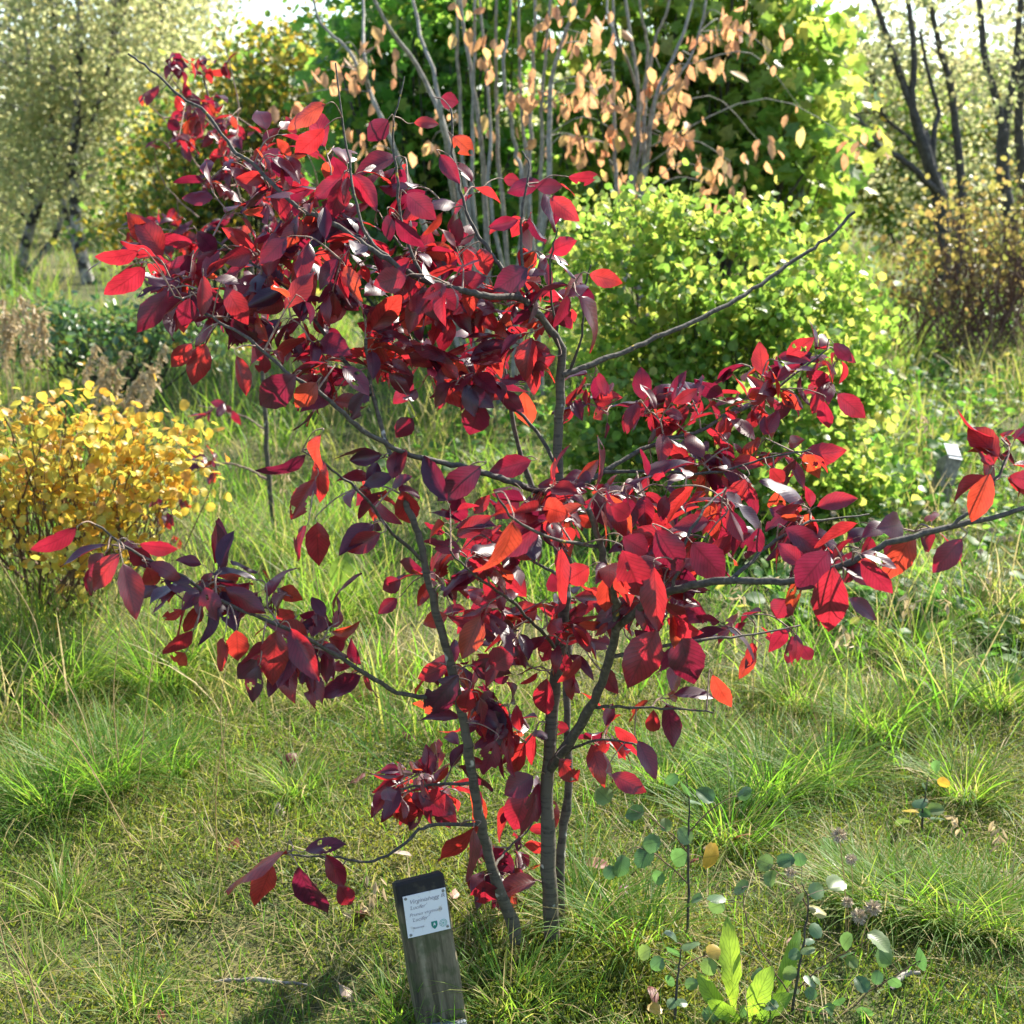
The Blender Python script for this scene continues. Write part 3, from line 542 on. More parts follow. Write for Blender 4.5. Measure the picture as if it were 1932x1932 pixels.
M['metal'] = plain_mat('dull_screw', (.25, .24, .22), .4, .8); M['slate'] = plain_mat('blue_grey_slate', (.16, .19, .22), .7); M['oldwood'] = plain_mat('grey_dead_wood', (.26, .23, .19), .85, var=.45, scale=40)
def bevel_box(hx, hy, z0, z1, bev, topslope=0., seg=7):
    """upright plank with bevelled edges, origin at its foot"""
    b = MB(); zs = np.concatenate([np.linspace(z0, z1 - bev, seg), [z1]]); prof = []
    g = np.random.default_rng(3)
    out = [(hx - bev, hy), (hx, hy - bev), (hx, -hy + bev), (hx - bev, -hy), (-hx + bev, -hy), (-hx, -hy + bev), (-hx, hy - bev), (-hx + bev, hy)]
    V = []
    for i, z in enumerate(zs):
        k = 1 if i < len(zs) - 1 else 1 - bev / hx
        for x, y in out: V.append((x * k + g.normal(0, .0006), y * (k if k == 1 else 1 - bev / hy) + g.normal(0, .0006), z + topslope * y * (z / z1) ** 4 + (g.normal(0, .0012) if k < 1 else 0)))
    n = 8; q = [(i * n + j, i * n + (j + 1) % n, (i + 1) * n + (j + 1) % n, (i + 1) * n + j) for i in range(len(zs) - 1) for j in range(n)]
    q = [tuple(reversed(f)) for f in q]; t = len(zs) - 1
    V.append((0, 0, z1)); c = len(V) - 1
    b.add(V, q, [(t * n + (j + 1) % n, t * n + j, c) for j in range(n)]); return b
def make_post(base, rot, label, h=.33, hx=.047, hy=.024, full=True, plate_on_top=False):
    root = thing('label_post', label, 'sign', base, 'plant label posts'); root.rotation_euler = rot
    bb = bevel_box(hx, hy, -.08, h, .004, -.25 if not plate_on_top else -.6); link('post', bb.mesh('post', smooth=False), M['post'] if full else M['oldwood'], root)
    s = .041; ps = MB(); pts = []
    T = .0018
    for x, z in ((-s, -s), (s, -s), (s, s), (-s, s)): pts.append((x, 0, z))
    V = np.array([(x, y, z) for y in (-T, 0) for (x, _, z) in pts]); ps.add(V, [(0, 1, 2, 3), (7, 6, 5, 4), (0, 4, 5, 1), (1, 5, 6, 2), (2, 6, 7, 3), (3, 7, 4, 0)])
    pl = link('plate', ps.mesh('plate', smooth=False), M['plate'], root)
    if plate_on_top: pl.location = (0, -.006, h + .03); pl.rotation_euler = (R(-48), 0, 0)
    else: pl.location = (.002, -hy - .0022, h - .062); pl.rotation_euler = (0, R(2.0), 0)
    if not full: return root
    def flat(nm, mesh, mat, x, z, y=-T - .0006):
        o = link(nm, mesh, mat, pl); o.location = (x, y, z); o.rotation_euler = (R(90), 0, 0); return o
    for body, x, z, sz, sh in (("Virginiahegg fk", -.031, .024, .0118, .35), ("'Lucifer'", -.0325, .0125, .0105, .4), ("Prunus virginiana", -.0335, -.0005, .0092, .4), ("'Lucifer'", -.031, -.0115, .0105, .4)):
        flat('lettering', text_mesh(body, sz, sh, -.00008), M['ink'], x, z)
    flat('lettering', text_mesh('Rosaceae', .0056, 0), M['ink'], -.029, -.0255)
    sh = MB(); a = np.array([(-.0058, .007, 0), (.0058, .007, 0), (.0058, -.001, 0), (.004, -.005, 0), (0, -.0085, 0), (-.004, -.005, 0), (-.0058, -.001, 0), (0, 0, 0)]); sh.add(a, None, [(7, (k + 1) % 7, k)[::-1] for k in range(7)])
    e = flat('emblem', sh.mesh('emblem'), M['greenink'], .0115, -.026)
    wm = MB(); wm.add([(-.0028, -.003, .0004), (-.0014, .003, .0004), (0, .005, .0004), (.0022, .001, .0004), (.0012, -.002, .0004), (-.0004, .0008, .0004)], None, [(0, 5, 1), (1, 5, 2), (2, 5, 3), (3, 5, 4)]); o = link('emblem_figure', wm.mesh('emblem_figure'), M['plate'], pl); o.location = (.0115, -T - .0006, -.026); o.rotation_euler = (R(90), 0, 0)
    rd = MB(); k = 18
    for r0, r1 in ((.0066, .0075), (.004, .0048), (0.0, .0022)):
        th = np.arange(k) * 6.2832 / k; V = np.concatenate([np.stack([np.cos(th) * r0, np.sin(th) * r0, th * 0], 1), np.stack([np.cos(th) * r1, np.sin(th) * r1, th * 0], 1)])
        rd.add(V, [(j, k + j, k + (j + 1) % k, (j + 1) % k) for j in range(k)])
    for a in range(8):
        c, s_ = math.cos(a * .785), math.sin(a * .785); d = np.array([c, s_, 0]); pn = np.array([-s_, c, 0]) * .0005; rd.add([d * .0047 - pn, d * .0067 - pn, d * .0067 + pn, d * .0047 + pn], [(0, 1, 2, 3)])
    flat('emblem', rd.mesh('emblem'), M['palegreen'], .0285, -.0262)
    for x, z in ((-.036, .036), (.036, .036), (-.035, -.036), (.036, -.035)):
        sc = MB(); th = np.arange(8) * .7854
        V = np.concatenate([np.stack([np.cos(th) * .003, th * 0, np.sin(th) * .003], 1), np.stack([np.cos(th) * .0022, th * 0 - .0014, np.sin(th) * .0022], 1), [[0, -.0016, 0]]]); sc.add(V, [(j, (j + 1) % 8, 8 + (j + 1) % 8, 8 + j) for j in range(8)], [(8 + j, 8 + (j + 1) % 8, 16) for j in range(8)])
        o = link('screw', sc.mesh('screw'), M['metal'], pl); o.location = (x, -T, z)
    return root
pb = ground(835, 1935)
make_post((pb[0], pb[1], pb[2]), (R(-7), R(-6.8), R(17)), 'weathered dark wooden post with a white square plant label, beneath the red cherry shrub', h=.305)
fp = at(835, 1925, pb[1] - .035); fpg = float(gz(fp[0], fp[1]))
b = bevel_box(.05, .014, 0, .05, .004); sl_ = link('slate_block', b.mesh('slate_block', smooth=False), M['slate']); sl_.location = (fp[0] - .0, fp[1] - .012, fpg - .02); sl_.rotation_euler = (R(-8), R(-4), R(9))
tag(sl_, 'low blue-grey slate piece leaning at the foot of the dark label post', 'slate')
q = ground(1762, 968)
make_post(q, (R(4), R(12), R(24)), 'small grey post with a tilted white label among meadow herbs', h=.27, hx=.045, hy=.03, full=False, plate_on_top=True)

# ------------------------------------------------------------------ bushes and trees
def bush(name, label, cat, base, blobs, lsize, mat, tmpl, stem_mat, nstems=12, stem_r=.012, nparts=0, clump=30, csig=.12, hang=.3, spread=.15, group=None, stems=None, upn=.7, stemname='stem', twigs=True):
    root = thing(name, label, cat, base, group); pos = []; cl = []
    for (c, r, n) in blobs:
        c = np.asarray(c, float); r = np.asarray(r, float); k = max(1, n // clump)
        d = nrm(rng.normal(0, 1, (k, 3))) * (U(.3, 1, (k, 1)) ** .45); cc = c + d * r; cl.append(cc)
        per = rng.poisson(clump, k); idx = np.repeat(np.arange(k), per)
        pos.append(cc[idx] + rng.normal(0, 1, (len(idx), 3)) * csig * np.array([1, 1, .8]))
    pos = np.concatenate(pos); cl = np.concatenate(cl); pos = pos[pos[:, 2] > gz(pos[:, 0], pos[:, 1]) + .02]
    n = len(pos); bx = np.asarray(base)
    Yd = rng.normal(0, 1, (n, 3)) + np.array([0, 0, -hang * 2]); Nh = rng.normal(0, 1, (n, 3)) * (1 - upn) * 1.6 + np.array([0, 0, upn])
    sz = lsize * np.clip(rng.normal(1, .22, n), .5, 1.6)
    tops = cl[rng.permutation(len(cl))[:nstems]] if stems is None else []
    for tp in tops:
        s0 = bx + np.array([U(-spread, spread), U(-spread, spread), -.03]); mid = s0 * .45 + tp * .55 + rng.normal(0, .05, 3); mid[2] = s0[2] + (tp[2] - s0[2]) * .6
        P = smooth_path([s0, mid, tp], 6, .003); bm = MB(); bm.tube(P, np.linspace(stem_r, stem_r * .3, len(P)), 6); link(stemname, bm.mesh(stemname, bx), stem_mat, root)
    nodes = []
    for (nm, P, r0, r1) in stems or []:
        P = smooth_path(P, 6, .004); bm = MB(); bm.tube(P, np.linspace(r0, r1, len(P)), 8); link(nm, bm.mesh(nm, bx), stem_mat, root); nodes += list(P[3:])
    if twigs:
        tb = MB(); nodes = np.array(nodes) if len(nodes) else None
        for c in cl[:400]:
            if nodes is not None: s0 = nodes[np.argmin(np.linalg.norm(nodes - c, axis=1) + .3 * np.maximum(0, nodes[:, 2] - c[2]))]
            else: s0 = bx * .35 + c * .65 + rng.normal(0, .06, 3); s0[2] = bx[2] + (c[2] - bx[2]) * .45
            ln_ = np.linalg.norm(c - s0); P = smooth_path([s0, (s0 + c) / 2 + rng.normal(0, .04, 3) + [0, 0, .22 * ln_], c], 4); tb.tube(P, np.linspace(stem_r * .35, stem_r * .12, len(P)), 4, cap=False)
        link('twigs', tb.mesh('twigs', bx), stem_mat, root, 'stuff')
    foliage(root, mat, tmpl, pos, Yd, Nh, sz, nparts)
    return root
def pb_(px, py, Y, rx, rz, ry, n):   # blob: centre pixel, depth, radii in metres
    return (at(px, py, Y), (rx, ry, rz), n)

# golden shrub at the left
gb = ground(120, 1150)
bush('golden_shrub', 'low golden-yellow leaved shrub in the grass beside tall dry grass plumes', 'shrub', gb,
     [pb_(60, 850, 4.6, .3, .18, .3, 480), pb_(190, 890, 4.55, .3, .16, .25, 420), pb_(350, 835, 4.5, .13, .06, .12, 90), pb_(310, 900, 4.5, .15, .09, .12, 90), pb_(270, 830, 4.55, .15, .09, .12, 90), pb_(100, 980, 4.5, .35, .12, .25, 330), pb_(-80, 900, 4.6, .3, .25, .3, 300), pb_(250, 970, 4.5, .2, .12, .2, 90), pb_(140, 1120, 4.45, .2, .07, .15, 26), pb_(90, 790, 4.7, .22, .08, .2, 110), pb_(200, 770, 4.7, .12, .08, .12, 40), pb_(290, 900, 4.5, .15, .1, .15, 70)],
     .032, M['yellow'], ROUND_T, M['brown_stem'], 30, .006, 300, clump=9, csig=.05, upn=.6)
# lime bush at the right centre
lb = ground(1380, 900)
bush('lime_bush', 'rounded bright lime-green bush with small leaves behind the red shrub', 'shrub', lb,
     [pb_(x + rng.normal(0, 22), y + rng.normal(0, 16), 6.7 - (y - 400) * .0016 + rng.normal(0, .22), U(.06, .2), U(.06, .17), U(.06, .2), int(U(60, 300)))
      for x, y in [(1110 + 62 * a + 30 * (b % 2), 400 + 58 * b + 14 * a - 1.0 * a * a) for a in range(9) for b in range(9)]
      if not (x > 1560 and y < 520)],
     .040, M['lime'], HEXR, M['dark_bark'], 50, .009, 300, clump=24, csig=.07, upn=.55, spread=.35)

# grey-stemmed shrubs with peach leaves
def grey_shrub(label, base_px, Y, stems, blobs, nst):
    gb = ground(*base_px); st = []
    for pts in stems:
        P = [at(x, y, Y + rng.normal(0, .12)) for x, y in pts]; bot = gb + np.array([rng.normal(0, .16), rng.normal(0, .12), -.03])
        P = [bot] + list(reversed(P)); top = P[-1] + (P[-1] - P[-2]) * .5 + [0, 0, .5]; st.append(('stem', P + [top], U(.014, .024), .006))
    return bush('grey_stemmed_shrub', label, 'shrub', gb, [pb_(x, y, Y + dy, rx, rz, .4, n) for x, y, dy, rx, rz, n in blobs], .088, M['peach'], HEX, M['grey_bark'], stems=st, stem_r=.013, nparts=300, clump=7, csig=.075, hang=1.3, upn=.2)
Yg = 8.6
grey_shrub('tall shrub of many straight grey stems with sparse peach leaves, the bushier one', (950, 800), Yg,
    [[(862, 0), (868, 210), (882, 380)], [(868, 0), (903, 230), (918, 420)], [(935, 0), (938, 200), (946, 360)], [(962, 20), (950, 130), (972, 280), (985, 380)], [(980, 0), (984, 200), (990, 380)], [(1038, 0), (1022, 180), (1020, 380)], [(1010, 0), (1004, 200), (1000, 400)], [(905, 0), (925, 210), (930, 420)],
     [(684, 0), (690, 130), (725, 240), (800, 420)], [(600, 30), (660, 100), (720, 220), (790, 400)], [(705, 0), (800, 150), (860, 330)], [(1085, 0), (1040, 160), (1030, 400)], [(780, 0), (830, 200), (860, 420)], [(895, 60), (890, 300), (900, 460)]],
    [(690, 70, 0, .35, .3, 40), (830, 60, 0, .4, .35, 40), (760, 230, 0, .4, .3, 34), (1050, 90, 0, .35, .35, 64), (1090, 230, -.1, .3, .3, 50), (960, 180, .1, .3, .35, 12), (620, 190, 0, .2, .2, 14), (1000, 330, 0, .4, .2, 10), (860, 230, 0, .25, .2, 18)], 14)
grey_shrub('tall shrub of forked grey stems with drooping peach leaves beside the lime bush', (1195, 790), Yg + .3,
    [[(1145, 0), (1165, 70), (1212, 200), (1200, 330), (1190, 420)], [(1208, 0), (1222, 110), (1190, 300), (1180, 420)], [(1262, 0), (1240, 70), (1215, 200), (1205, 420)], [(1300, 30), (1235, 190), (1215, 360), (1200, 440)], [(1320, 60), (1270, 160), (1230, 210), (1205, 420)], [(1155, 60), (1160, 250), (1175, 420)], [(1180, 0), (1205, 180), (1195, 420)]],
    [(1180, 100, 0, .3, .3, 40), (1250, 180, -.1, .4, .3, 46), (1340, 120, 0, .35, .35, 44), (1330, 290, -.1, .3, .22, 34), (1240, 310, 0, .4, .2, 24), (1480, 270, 0, .25, .25, 16), (1420, 60, 0, .3, .3, 22), (1600, 270, -.2, .1, .12, 12), (1140, 280, 0, .3, .25, 30)], 8)

# broadleaf green shrubs behind
def big_tree(name, label, px, Y, blobs, ls, mat, tmpl, stem_mat, nst, sr, clump=40, csig=.25, nparts=0, hang=.4, cat='tree', stems=None, group=None, **k):
    bs = at(px, 500, Y); bs[2] = float(gz(bs[0], bs[1])); st = None
    if stems: st = [(nm, [bs + np.array([dx, 0, -.05])] + [at(x, y, Y + dd) for x, y, dd in pts], r0, r1) for nm, dx, r0, r1, pts in stems]
    return bush(name, label, cat, bs, [pb_(x, y, Y + dy, rx, rz, ry, n) for x, y, dy, rx, rz, ry, n in blobs], ls, mat, tmpl, stem_mat, nst, sr, nparts, clump, csig, hang, .3, group, st, **k)
big_tree('green_shrub', 'big leafy mid-green shrub behind the straight grey stems', 800, 11.5, [(720, 140, 0, .5, .5, .5, 558), (800, 60, 0, .7, .5, .6, 682), (760, 300, 0, .7, .5, .6, 744), (700, 420, 0, .6, .4, .5, 558), (900, 330, 0, .6, .6, .5, 682), (880, 120, .3, .5, .6, .5, 558), (850, -120, .3, .9, .6, .7, 558), (820, 500, 0, .8, .5, .5, 558), (1000, 250, .5, .6, .7, .5, 558), (1010, 480, .2, .7, .4, .5, 434)], .11, M['green'], LOBE, M['dark_bark'], 16, .025, clump=24, csig=.16, nparts=300, cat='shrub')
big_tree('maple_shrub', 'broad yellow-green leafed maple shrub between the forked grey stems and dark tree', 1350, 11.5, [(1110, 60, 0, .5, .6, .5, 496), (1230, 60, 0, .6, .6, .5, 682), (1350, 80, 0, .7, .6, .6, 744), (1420, 200, 0, .6, .5, .5, 682), (1480, 60, 0, .45, .5, .5, 434), (1330, 250, 0, .7, .5, .5, 682), (1500, 280, -.5, .4, .4, .5, 434), (1250, 380, 0, .8, .4, .5, 496), (1450, 380, -.3, .6, .3, .5, 434), (1150, 250, .2, .5, .6, .5, 434), (1300, -120, 0, 1., .5, .6, 496)], .12, M['lime'], LOBE, M['dark_bark'], 16, .025, clump=24, csig=.17, nparts=300, cat='shrub')
big_tree('autumn_shrub', 'round dark green shrub flecked with gold leaves beside the pale birches', 440, 14, [(330, 330, 0, .7, .6, .7, 1650), (420, 280, 0, .8, .8, .8, 1950), (530, 200, 0, .8, .7, .8, 1950), (600, 120, 0, .6, .55, .7, 1275), (480, 430, 0, 1., .45, .8, 1650), (600, 330, 0, .9, .8, .8, 1800), (270, 430, 0, .6, .3, .6, 682), (480, 120, 0, .4, .35, .5, 434), (680, 60, .3, .5, .5, .5, 434)], .06, M['gold'], HEXR, M['dark_bark'], 16, .025, clump=34, csig=.15, cat='shrub')
# birches at the left
BS = 'pale birches behind the golden shrub'
def birch(label, px, Y, stems, blobs): big_tree('birch_tree', label, px, Y, blobs, .055, M['birch'], HEXR, M['birch_bark'], 0, .03, clump=45, csig=.26, hang=.8, stems=stems)
birch('pale birch with two leaning trunks, farthest from the red shrub', 28, 19, [('trunk', 0, .075, .03, [(60, 420, 0), (95, 316, 0), (97, 220, 0), (102, 60, 0), (105, -200, 0)]), ('limb', .0, .045, .02, [(110, 430, .1), (105, 330, .2), (60, 150, .3), (40, 0, .3)])],
      [(40, 80, 0, 1., 1., 1., 2100), (0, 250, 0, .8, .8, .9, 1260), (90, 220, 0, .8, .8, .9, 1540), (60, -150, 0, 1.4, 1.1, 1.2, 1540), (-120, 120, 0, 1., 1.4, 1., 1540), (20, 400, 0, .7, .4, .8, 489)])
birch('pale birch with a kinked trunk that bends at its foot', 165, 18.5, [('trunk', 0, .085, .03, [(144, 422, 0), (139, 299, 0), (145, 211, 0), (151, 40, 0), (155, -200, 0)]), ('limb', 0, .04, .02, [(120, 380, .2), (150, 290, .3), (200, 150, .3), (215, 20, .3)])],
      [(160, 90, 0, 1., 1., 1., 2100), (190, 250, 0, .8, .8, .9, 1540), (130, 350, 0, .7, .5, .8, 770), (170, -150, 0, 1.4, 1.1, 1.2, 1540), (230, 30, 0, .8, .8, .8, 1400)])
birch('pale birch with a slender white upper trunk just left of the round shrub', 270, 20, [('trunk', 0, .06, .025, [(240, 400, 0), (211, 316, 0), (218, 140, 0), (225, -150, 0)]), ('limb', .2, .05, .02, [(290, 400, 0), (298, 200, 0), (302, 60, 0), (305, -100, 0)])],
      [(260, 120, 0, 1., 1., 1., 2100), (320, 60, 0, .7, .8, .8, 1260), (230, 330, 0, .8, .7, .8, 1190), (310, 200, 0, .6, .6, .7, 909), (280, -130, 0, 1., .9, 1., 1120), (340, -40, 0, .5, .6, .6, 489)])
# dark stemmed trees at the right
big_tree('dark_stemmed_tree', 'many-stemmed tree with dark bare limbs fanning out above the brown thicket', 1790, 15, [(1600, 90, .3, .4, .4, .5, 420), (1680, 150, .7, .5, .5, .5, 480), (1760, 70, .7, .5, .6, .5, 560), (1600, 230, .5, .5, .35, .5, 420), (1820, 180, .8, .4, .5, .5, 460), (1700, 320, .9, .6, .3, .5, 420), (1800, 380, .8, .5, .3, .5, 420), (1720, -80, 0, 1., .6, .8, 800)], .055, M['birch'], HEXR, M['dark_bark'], 0, .022, clump=28, csig=.17,
     stems=[('trunk', 0, .09, .06, [(1775, 400, 0), (1757, 320, 0), (1740, 250, 0)]), ('limb', 0, .062, .022, [(1778, 410, 0), (1755, 310, -.1), (1725, 215, 0), (1692, 123, 0), (1655, 15, 0), (1610, -100, 0)]), ('limb', .03, .055, .02, [(1776, 400, .1), (1745, 300, .1), (1722, 200, 0), (1725, 105, 0), (1713, 0, 0), (1710, -120, 0)]),
            ('limb', 0, .05, .015, [(1775, 390, 0), (1745, 341, -.2), (1700, 300, -.3), (1657, 274, -.3), (1620, 225, -.4), (1598, 190, -.4)]), ('limb', .1, .052, .02, [(1815, 380, .3), (1803, 240, .4), (1795, 170, .4), (1773, 88, .4), (1755, 0, .4), (1740, -120, .4)]), ('limb', 0, .03, .012, [(1770, 330, 0), (1720, 265, .2), (1670, 220, .3), (1650, 160, .3)]), ('limb', 0, .035, .015, [(1760, 290, 0), (1770, 210, .2), (1752, 140, .2), (1735, 60, .2)])])
big_tree('dark_stemmed_tree', 'dark tree forking low into two bare stems, beyond the fanning limbs', 1925, 17, [(1900, 60, .9, .7, .7, .6, 700), (1850, 180, .9, .5, .5, .5, 520), (1960, 180, .9, .6, .7, .6, 600), (1880, 300, .9, .6, .4, .5, 420), (1920, -100, 0, 1., .6, .8, 600), (2040, 60, 0, .8, .9, .8, 700)], .055, M['birch'], HEXR, M['dark_bark'], 0, .022, clump=28, csig=.18,
     stems=[('trunk', 0, .1, .07, [(1905, 420, 0), (1892, 330, 0), (1893, 246, 0)]), ('limb', 0, .066, .028, [(1893, 340, 0), (1890, 230, 0), (1861, 123, 0), (1847, 0, 0), (1840, -120, 0)]), ('limb', 0, .066, .028, [(1893, 300, 0), (1900, 220, .1), (1915, 130, .1), (1925, 20, .1), (1930, -120, .1)]), ('limb', .25, .075, .035, [(1935, 380, .4), (1922, 240, .5), (1930, 140, .5), (1940, 0, .5)])])
# yellow-green thicket far behind on the right
for i, (px, lab) in enumerate([(1560, 'distant yellow-green bush seen past the maple shrub'), (1680, 'distant yellow-green bush glimpsed between the dark fanning limbs'), (1800, 'distant sunlit yellow-green bush behind the two dark trees'), (1930, 'distant sunlit yellow-green bush behind the low-forking dark tree')]):
    big_tree('distant_bush', lab, px, 24 + i * .5, [(px, 300, 0, 1.2, .9, 1., 2000), (px - 40, 210 - 20 * (i % 2), 0, .8, .7, .8, 1200), (px + 50, 240, 0, .8, .7, .8, 1200), (px, 400, 0, 1.3, .6, 1., 1200)], .08, M['lime'] if i % 2 else M['gold'], HEXR, M['dark_bark'], 6, .03, clump=40, csig=.25, cat='bush', group='yellow-green bushes far behind', twigs=False)
for i, (px, lab) in enumerate([(-60, 'far pale green tree behind the leaning birch'), (140, 'far pale green tree behind the kinked birch'), (330, 'far pale green tree behind the slender birch'), (640, 'far pale tree rising behind the gold-flecked shrub'), (1000, 'far green tree hidden behind straight grey stems'), (1250, 'far green tree hidden behind the maple shrub')]):
    big_tree('distant_tree', lab, px, 28, [(px, 320, 0, 1.6, 1.2, 1., 1600), (px + 30, 180 if i < 3 else 250, 0, 1.5, 1.1, 1., 1300 if i < 3 else 1000), (px, 440, 0, 1.6, .7, 1., 900)] + ([(px, 40, 0, 1.3, 1.1, 1., 1000)] if i < 3 else []), .1, M['birch'], HEXR, M['birch_bark'], 4, .05, clump=40, csig=.3, group='far trees behind the meadow', twigs=False)
# the far-off wood that closes the meadow all round
def far_wood():
    b = MB(); k = 420; a = U(0, 6.28, k); r = U(46, 60, k); h = U(3.5, 7.5, k); n = 90; i = np.repeat(np.arange(k), n); t = U(0.02, 1, k * n)
    wd = 1.7 * np.sin(np.pi * np.clip(t * .85 + .12, 0, 1)); p = np.stack([np.sin(a)[i] * r[i] + rng.normal(0, 1, k * n) * wd, np.cos(a)[i] * r[i] + rng.normal(0, 1, k * n) * wd, .15 + t * h[i]], 1)
    X, Y, Z = frame(rng.normal(0, 1, (k * n, 3)), rng.normal(0, .6, (k * n, 3)) + [0, 0, .6], U(.25, .5, k * n)); b.inst(HEXR, p, X, Y, Z, np.clip(U(0, .8, k)[i] + rng.normal(0, .12, k * n), 0, 1))
    for j in range(0, k, 2): b.tube(np.array([[math.sin(a[j]) * r[j], math.cos(a[j]) * r[j], 0], [math.sin(a[j]) * r[j], math.cos(a[j]) * r[j], h[j] * .8]]), .1, 5, 0, cap=False)
    link('far_wood', b.mesh('far_wood'), M['birch'], None, 'stuff'); tag(bpy.data.objects['far_wood'], 'far-off pale green wood closing the meadow behind the birches', 'wood')
far_wood()
# brown thicket at the right
tb = at(1830, 620, 11); tb[2] = float(gz(tb[0], tb[1]))
bush('brown_thicket', 'thicket of fine brown stems with sparse dull yellow leaves below the dark trees', 'shrub', tb, [pb_(1800, 440, 11, .45, .35, .5, 360), pb_(1900, 400, 11, .45, .4, .5, 420), pb_(1740, 520, 10.8, .35, .2, .4, 200), pb_(1880, 540, 10.8, .5, .25, .5, 200), pb_(1980, 480, 11, .5, .4, .5, 360)], .045, M['ochre'], HEXR, M['brown_stem'], 120, .008, 0, clump=8, csig=.1, upn=.5, spread=.7)
# low bluish shrub behind the golden one
sb = ground(250, 760)
bush('willow_shrub', 'low blue-grey green willow shrub behind the dry grass plumes', 'shrub', sb, [pb_(180, 640, 8.6, .6, .16, .4, 700), pb_(330, 620, 8.6, .5, .16, .4, 600), pb_(60, 620, 8.8, .5, .2, .4, 500)], .05, M['sap'], HEX, M['dark_bark'], 24, .009, 0, clump=14, csig=.08)

# ------------------------------------------------------------------ grass, moss, herbs
def blades(b, P, L, wd, az, lean, bow, rnd, seg=3):
    n = len(P); dirh = np.stack([np.cos(az), np.sin(az), 0 * az], 1); side = np.stack([-np.sin(az), np.cos(az), 0 * az], 1)
    tw = U(-1, 1, n)[:, None]; side = nrm(side + dirh * tw)
    V = []; UV = []
    for k in range(seg + 1):
        t = k / seg; h = np.sin(lean * (1 - .0) * .0 + 1.0 * 0) * 0
        ang = lean + bow * t; x = L * t * np.sin(lean + bow * t * .55); z = L * t * np.cos(lean + bow * t * .55)
        c = P + dirh * x[:, None] + np.array([0, 0, 1.]) * np.maximum(z, .004)[:, None]
        if k < seg:
            ww = (wd * (1 - .6 * t ** 1.5))[:, None] * .5
            V += [c - side * ww, c + side * ww]; UV += [(-1, t), (1, t)]
        else: V.append(c); UV.append((0, 1))
    V = np.stack(V, 1); m = 2 * seg + 1; o = (np.arange(n) * m)[:, None, None]
    q = np.array([(2 * k, 2 * k + 1, 2 * k + 3, 2 * k + 2) for k in range(seg - 1)])[None] + o; t = np.array([(2 * seg - 2, 2 * seg - 1, 2 * seg)])[None] + o
    b.add(V, q.reshape(-1, 4), t.reshape(-1, 3), np.repeat(rnd, m), np.tile(np.array(UV, float), (n, 1)))
def scatter(n, y0, y1, marg=.5, pw=1.0):
    y = y0 + (y1 - y0) * U(0, 1, n) ** pw; hw = y * .40 + marg; x = U(-1, 1, n) * hw
    return x, y
def on_ground(x, y): return np.stack([x, y, gz(x, y) - .004], 1)
